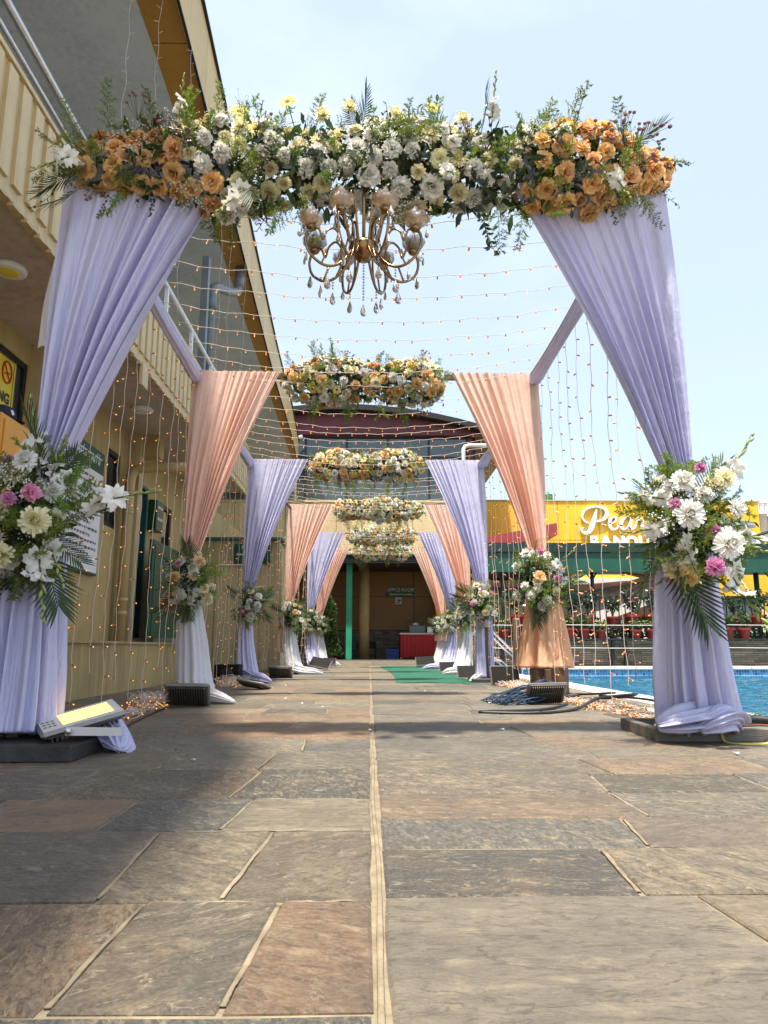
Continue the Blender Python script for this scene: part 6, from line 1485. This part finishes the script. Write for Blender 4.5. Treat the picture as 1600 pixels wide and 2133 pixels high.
for i in range(5):
    a, b = arch[i], arch[i+1]; n = 9
    for k in range(n):
        f = (k + .75)/(n + .4); p = a['L'].lerp(b['L'], f) + V3((0, 0, -.01)); q = a['R'].lerp(b['R'], min(.97, f + U(-.02, .02))) + V3((0, 0, -.01))
        sag = U(.13, .20); N = 48; pts = []
        for j in range(N+1): u = j/N; pts.append(p.lerp(q, u) + V3((0, .008*sin(j*.7+k), -sag*4*u*(1-u) + .005*sin(j*1.9 + k*2) + .004*sin(j*.6))))
        bp, bd = [], []; u = U(.02, .05)
        while u < .98:
            j = u*N; j0 = int(j); bp.append(pts[j0].lerp(pts[min(N, j0+1)], j-j0)); bd.append((U(-.35, .35), U(-.4, .2), -1)); u += U(.042, .056)
        string_thing('fairy_light_string', pts, bp, bd, '%s light string strung overhead between the %s and %s arches' % (ORD[k], NEAR[i], NEAR[i+1]), 'fairy lights strung overhead', i < 2)
    for sd in 'LR':
        s_ = -1 if sd == 'L' else 1; n = 10 if i < 2 else 8; word = 'left' if s_ < 0 else 'right'
        for k in range(n):
            f = (k + .8)/(n + .7); p = a[sd].lerp(b[sd], f); x, y = p.x + s_*U(.0, .05), p.y; ph = U(0, 6); amp = U(.008, .02); zlo = U(.06, .30); N = 44
            pts = [V3((x + s_*.02*(1-z/2.9) + amp*sin(z*6 + ph)*.6 + .004*sin(z*23+ph), y + amp*sin(z*4.1 + ph), z)) for z in [2.88 - (2.88-zlo)*j/N for j in range(N+1)]]
            bp, bd = [], []; u = U(.02, .08)
            while u < 1:
                j = u*N; j0 = int(j); bp.append(pts[j0].lerp(pts[min(N, j0+1)], j-j0)); h = 1 if rnd() < .62 else -1; bd.append((h*U(.5, 1), U(-.7, .3), U(-.7, .15))); u += U(.045, .075)
            string_thing('hanging_light_string', pts, bp, bd, '%s hanging light string on the %s side between the %s and %s arches' % (ORD[k], word, NEAR[i], NEAR[i+1]), 'fairy lights hanging down the sides', i < 1)
# thin strings hanging from the roof edge on the left
for k, (x, y, z1) in enumerate(((-2.34, 5.9, 4.2), (-2.12, 6.1, 3.9), (-1.93, 6.6, 3.7), (-1.88, 8.2, 3.4), (-2.02, 9.4, 3.3), (-2.1, 11.0, 3.2))):
    z0 = 6.9 if k < 3 else 7.6; N = 40; pts = [V3((x + .012*sin(j*.8+k), y + .01*sin(j*.5), z0 - (z0-z1)*j/N)) for j in range(N+1)]
    bp = [pts[j] for j in range(2, N, 2)]; bd = [(U(.6, 1)*(1 if rnd() < .6 else -1), -.3, U(-.2, .6)) for _ in bp]
    t_ = thing('roof_light_string', pts[0], 'thin white light string hanging from the roof edge, %s from the left' % ORD[k], 'fairy lights', 'thin strings hanging from the roof')
    m_ = MB(); m_.tube(pts, .0018, 4, cap=False); part('wire', m_, mt['offwhite'], t_)
    m_ = MB()
    for p, d in zip(bp, bd): d = V3(d).normalized(); m_.tube([p, p + d*.05], .0028, 4)
    o = part('bulbs', m_, mt['offwhite'], t_); o['kind'] = 'stuff'
def heap(label, pts, w, h, nb, nw, seed, red=False):
    """tangle of unused light string on the floor"""
    rs = random.Random(seed); P_ = [V3(p) for p in pts]
    def at(f):
        f = f*(len(P_)-1); i = min(len(P_)-2, int(f)); return P_[i].lerp(P_[i+1], f-i)
    t_ = thing('light_heap', P_[0], label, 'fairy lights', 'heaps of fairy lights on the floor'); m_ = MB()
    for k in range(nw):
        f = rs.random(); c = at(f); q = []; r_ = rs.uniform(.03, w); a0 = rs.uniform(0, 6)
        for j in range(9): a = a0 + j*rs.uniform(.5, .9); q.append((c.x + r_*cos(a)*rs.uniform(.7, 1.2), c.y + r_*sin(a)*rs.uniform(.7, 1.2), .006 + h*abs(sin(a*.8 + k))*rs.uniform(.2, 1)))
        m_.tube(spline(q, 3), .0019, 4, cap=False)
    o = part('wires', m_, mt['wire'], t_); o['kind'] = 'stuff'; m_ = MB()
    for k in range(nb):
        c = at(rs.random()); a = rs.uniform(0, 6.3); r_ = w*math.sqrt(rs.random()); d = V3((rs.gauss(0, 1), rs.gauss(0, 1), rs.gauss(-.1, .6)))
        add_bulb(m_, (c.x + r_*cos(a), c.y + r_*sin(a), .012 + h*rs.random()*max(.15, 1 - r_/w)), d.normalized().to_track_quat('-Z', 'Y'), 1.15)
    o = part('bulbs', m_, [mt['wire'], mt['holder'], mt['tip']], t_); o['kind'] = 'stuff'
heap('loose light string trailing along the floor behind the lit floodlight', [(-1.46,3.75,0), (-1.50,4.3,0), (-1.55,4.9,0), (-1.60,5.4,0)], .10, .05, 70, 30, 1)
heap('thick heap of fairy lights beside the second left arch', [(-1.62,5.35,0), (-1.66,5.8,0)], .16, .11, 190, 46, 2)
heap('small heap of fairy lights behind the nearest left drape', [(-1.95,3.55,0), (-1.80,3.4,0)], .12, .09, 60, 18, 3)
heap('heap of fairy lights beside the third left arch', [(-1.6,8.1,0), (-1.55,8.8,0)], .17, .13, 170, 40, 4)
heap('long heap of fairy lights on the floor along the pool side of the first bay', [(1.70,6.0,0), (1.72,5.4,0), (1.78,4.9,0), (1.80,4.5,0), (1.72,4.1,0)], .17, .045, 420, 110, 5)
heap('heap of fairy lights beside the third right arch', [(1.62,8.4,0), (1.72,7.8,0), (1.70,7.3,0)], .19, .08, 260, 70, 6)
heap('few fairy lights on the tray of the nearest right arch', [(1.45,3.62,.03), (1.52,3.7,.03)], .07, .05, 18, 8, 7)
heap('heap of fairy lights beside the fourth left arch', [(-1.45,11.5,0), (-1.4,12.0,0)], .18, .12, 110, 30, 8)
heap('heap of fairy lights beside the fourth right arch', [(1.75,11.4,0), (1.75,10.8,0)], .18, .08, 110, 30, 9)

# ================================================================== FLOODLIGHTS
def flood_meshes():
    fr = MB(); W_, H_, T_ = .165, .115, .022
    fr.bbox(-W_, W_, -H_, H_, -T_, T_*.2, .012)
    fins = MB()
    for k in range(15): x = -.125 + k*.25/14; fins.box(x-.003, x+.003, -H_+.02, H_-.02, -T_-.022, -T_-.0005)
    fins.box(-.14, .14, -H_+.012, H_-.012, -T_-.004, -T_-.0003)
    glass = MB(); glass.box(-W_+.012, W_-.012, -H_+.012, H_-.012, T_*.2+.0004, T_*.2+.003)
    led = MB()
    for a in range(9):
        for b in range(5): led.box(-.075+a*.022, -.075+a*.022+.0205, -.07+b*.028, -.07+b*.028+.0265, T_*.2+.0034, T_*.2+.0052)
    br = MB(); br.box(-W_-.012, -W_-.004, -.012, .012, -.15, .012); br.box(W_+.004, W_+.012, -.012, .012, -.15, .012); br.box(-W_-.012, W_+.012, -.012, .012, -.158, -.1505)
    bolt = MB(); bolt.lathe([(.011, 0), (.011, .012), (0, .014)], 10, M=face_M((W_+.012, 0, 0), (0,0,-1), (0,1,0)))
    return dict(housing=fr.mesh('housing', mt['alu']), fins=fins.mesh('fins', mt['fin']), front=glass.mesh('front_glass', mt['black_rub']), frontw=glass.mesh('front_glass', mt['offwhite']), led=led.mesh('led_panel', mt['led']), bracket=br.mesh('bracket', mt['alu']), bolt=bolt.mesh('bolt', mt['steel']))
FLM = flood_meshes()
def floodlight(loc, rot, label, lit=False, s=1.0, bracket=True):
    t_ = thing('floodlight', loc, label, 'floodlight', 'floodlights at the foot of the arches'); q = rot if isinstance(rot, Quaternion) else __import__('mathutils').Euler([R(a) for a in rot]).to_quaternion()
    hs = inst('housing', FLM['housing'], t_, loc, q, s); inst('fins', FLM['fins'], t_, loc, q, s)
    if lit: inst('front_glass', FLM['frontw'], t_, loc, q, s); inst('led_panel', FLM['led'], t_, loc, q, s)
    else: inst('front_glass', FLM['front'], t_, loc, q, s)
    if bracket: inst('bracket', FLM['bracket'], t_, loc, q, s); inst('bolt', FLM['bolt'], t_, loc, q, s)
    return t_
def axq(xa, zn):
    xa = V3(xa).normalized(); zn = V3(zn); zn = (zn - xa*zn.dot(xa)).normalized(); ya = zn.cross(xa)
    return Matrix(((xa.x, ya.x, zn.x), (xa.y, ya.y, zn.y), (xa.z, ya.z, zn.z))).to_quaternion()
fl = floodlight((-1.20, 3.08, .155), axq((.84, .50, .24), (-.15, -.28, .95)), 'lit yellow floodlight tilted on the base of the nearest left arch', True, 1.0, False)
m_ = MB(); random.seed(6)
qf = axq((.84, .50, .24), (-.15, -.28, .95)); of = V3((-1.20, 3.08, .155))
def fp(x, y): return of + qf @ V3((x, y, .0085))
for k in range(4):
    y = -.06 + k*.035
    for j in range(3): x = -.145 + j*.018; m_.add([fp(x, y), fp(x+.012, y), fp(x+.012, y+.012), fp(x, y+.012)], [(0,1,2,3)])
part('printed_marks', m_, mt['print'], fl)
m_ = MB(); m_.bar((-1.185, 2.91, .115), (-.99, 2.98, .105), .006, .032); part('bracket', m_, mt['offwhite'], fl)
m_ = MB(); m_.lathe([(.013, 0), (.013, .012), (0, .015)], 10, M=face_M((-1.17, 2.906, .115), (1,0,0), (0,0,1))); part('bolt', m_, mt['steel'], fl)
floodlight((-1.36, 5.52, .10), axq((1, .12, -.02), (-.05, .72, .70)), 'finned grey floodlight seen from behind at the foot of the second left arch', bracket=False)
floodlight((1.37, 5.66, .10), axq((1, .05, .02), (.05, .72, .70)), 'finned grey floodlight seen from behind in front of the blue cables', s=.95, bracket=False)
floodlight((-1.22, 7.75, .075), axq((.9, -.3, -.12), (.0, .25, .97)), 'floodlight lying flat at the foot of the third left arch', s=1.0, bracket=False)
floodlight((1.60, 8.55, .12), axq((1, .05, 0), (0, -.95, .35)), 'black-fronted floodlight at the foot of the third right arch', s=1.05, bracket=False)
floodlight((-1.30, 10.7, .09), axq((1, .0, 0), (0, .8, .6)), 'dark floodlight in front of the fourth left arch', s=1.05, bracket=False)
floodlight((-.95, 14.2, .16), axq((1, -.2, -.2), (.1, -.6, .75)), 'slanting dark floodlight before the fifth left arch', s=1.25, bracket=False)
floodlight((-.95, 17.2, .14), axq((1, 0, 0), (0, -.6, .75)), 'small dark floodlight before the farthest left arch', s=1.0, bracket=False)
floodlight((1.50, 10.9, .09), axq((1, .0, 0), (0, -.7, .7)), 'dark floodlight before the fourth right arch', s=1.1, bracket=False)
floodlight((1.52, 13.9, .09), axq((1, .0, 0), (0, -.7, .7)), 'dark floodlight before the fifth right arch', s=1.1, bracket=False)
floodlight((1.30, 16.9, .15), axq((1, .0, .05), (0, -.6, .75)), 'dark floodlight before the farthest right arch', s=1.35, bracket=False)
# wooden stand under the bell-shaped skirt
m_ = MB(); m_.bbox(1.42, 1.68, 6.10, 6.42, .055, .28, .008); m_.bbox(1.47, 1.52, 6.05, 6.09, .08, .26, .004)
single('wooden_stand', m_, mt['brown'], 'brown wooden stand under the peach skirt of the second right arch', 'stand')
t_ = thing('spare_speaker', (-1.7, 9.0, 0), 'black box standing behind the third left drape', 'box')
m_ = MB(); m_.bbox(-1.88, -1.58, 8.85, 9.1, 0.004, .24, .01); part('body', m_, mt['black_rub'], t_)
m_ = MB(); m_.lathe([(.08, 0), (.07, .006), (.02, .003), (0, .008)], 16, M=face_M((-1.73, 8.848, .13), (1,0,0), (0,0,1))); part('cone', m_, mt['dkmetal'], t_, True)

# ================================================================== CABLES
def cable(label, pts, r, mat, cat='cable', sub=6):
    m_ = MB(); m_.tube(spline(pts, sub), r, 6); return single('cable', m_, mt[mat], label, cat, None, True)
cable('thick black cable looped on the floor in front of the right floodlight', [(2.05,6.05,.07), (1.85,6.2,.05), (1.55,6.35,.03), (1.2,6.3,.02), (1.95,6.0,.03), (2.1,5.7,.08), (1.75,5.55,.06), (1.45,5.1,.02), (1.15,4.85,.012), (.78,4.90,.012), (.80,4.96,.012), (1.2,5.1,.012), (1.45,5.35,.03)], .011, 'cable')
cable('twisted black cable along the pool coping', [(1.9,6.0,.05), (2.05,5.5,.06), (2.12,5.1,.05), (2.15,4.8,.06), (2.1,4.5,.08), (2.05,4.2,.06), (2.0,3.95,.03)], .010, 'cable')
cable('black cable running along the left floor under the light heap', [(-1.2,3.35,.02), (-1.25,3.6,.012), (-1.35,4.2,.012), (-1.42,4.8,.012), (-1.45,5.3,.02)], .006, 'cable')
cable('thin black cable behind the nearest left drape', [(-1.9,3.3,.02), (-1.86,3.4,.10), (-1.78,3.55,.16), (-1.7,3.7,.05)], .005, 'cable')
cable('yellow cable looping over the edge of the right tray', [(1.64,3.45,.10), (1.645,3.425,.06), (1.65,3.40,.008), (1.70,3.32,.007), (1.80,3.33,.007), (1.87,3.40,.02), (1.885,3.44,.06)], .006, 'ycable')
cable('thin yellow cable curl at the right edge of the floor', [(1.885,3.45,.05), (1.87,3.38,.007), (1.93,3.34,.007), (1.97,3.40,.03), (1.93,3.42,.04), (1.92,3.38,.01), (2.05,3.36,.007)], .003, 'ycable')
cable('rust red cable lying on the right tray', [(1.66,3.47,.07), (1.75,3.46,.068), (1.85,3.47,.075), (1.95,3.46,.07), (2.05,3.44,.06)], .004, 'rcable')
random.seed(17); t_ = thing('blue_cable_coil', (1.15, 5.9, 0), 'tangled coil of dark blue cable beside the right floodlight', 'cable')
m_ = MB()
for k in range(24):
    y0 = 5.75 + U(-.12, .22); a = U(.92, 1.10); pts = [(1.55, y0 + U(0, .25), U(.05, .16)), (1.38, y0 + U(-.05, .1), U(.08, .19)), (1.22, y0 + U(-.08, .08), U(.06, .15)), (a, y0 + U(-.15, .1), U(.006, .07)), (a + U(.02, .12), y0 - U(.0, .12), .008), (1.25, y0 - U(0, .1), U(.01, .07)), (1.45, y0 + U(0, .1), U(.02, .10))]
    m_.tube(spline(pts, 5), .0048, 5, cap=False)
part('cable_strands', m_, mt['blue'], t_, True)
# fallen palm leaf and rolled black sleeve beside the right tray
pl_ = D.objects.new('fallen_palm_leaf', FM['palm'][0]); COL.objects.link(pl_); pl_.location = (1.80, 3.98, .045); pl_.rotation_mode = 'QUATERNION'; pl_.rotation_quaternion = V3((1, -.05, .04)).to_track_quat('Z', 'Y'); pl_.scale = (1.0, .35, 1.0)
tag(pl_, 'fallen palm leaf lying by the pool edge at the right', 'leaf')
m_ = MB(); m_.tube(spline([(1.82,3.72,.06), (1.95,3.74,.075), (2.04,3.72,.07), (2.10,3.70,.05)]), [.022]*19, 8); single('black_sleeve', m_, mt['cable'], 'rolled black plastic sleeve on the right tray behind the skirt', 'sleeve', smooth=True)

# a few fallen petals and crumbs on the paving
random.seed(91); m_ = MB(); petal(m_, 0, 1.35, .022, .011, 0, .002, .2, .3, .1); pme = m_.mesh('fallen_petal', mt['p_white'], True)
for k in range(14):
    o = D.objects.new('fallen_petal', pme); COL.objects.link(o); o.location = (U(-1.2, 1.6), U(1.5, 8.5), .0105); o.rotation_euler = (0, 0, U(0, 6.3)); o.scale = (U(.6, 1.1),)*3
    tag(o, 'tiny white petal fallen on the stone paving', 'petal', 'fallen petals on the paving')
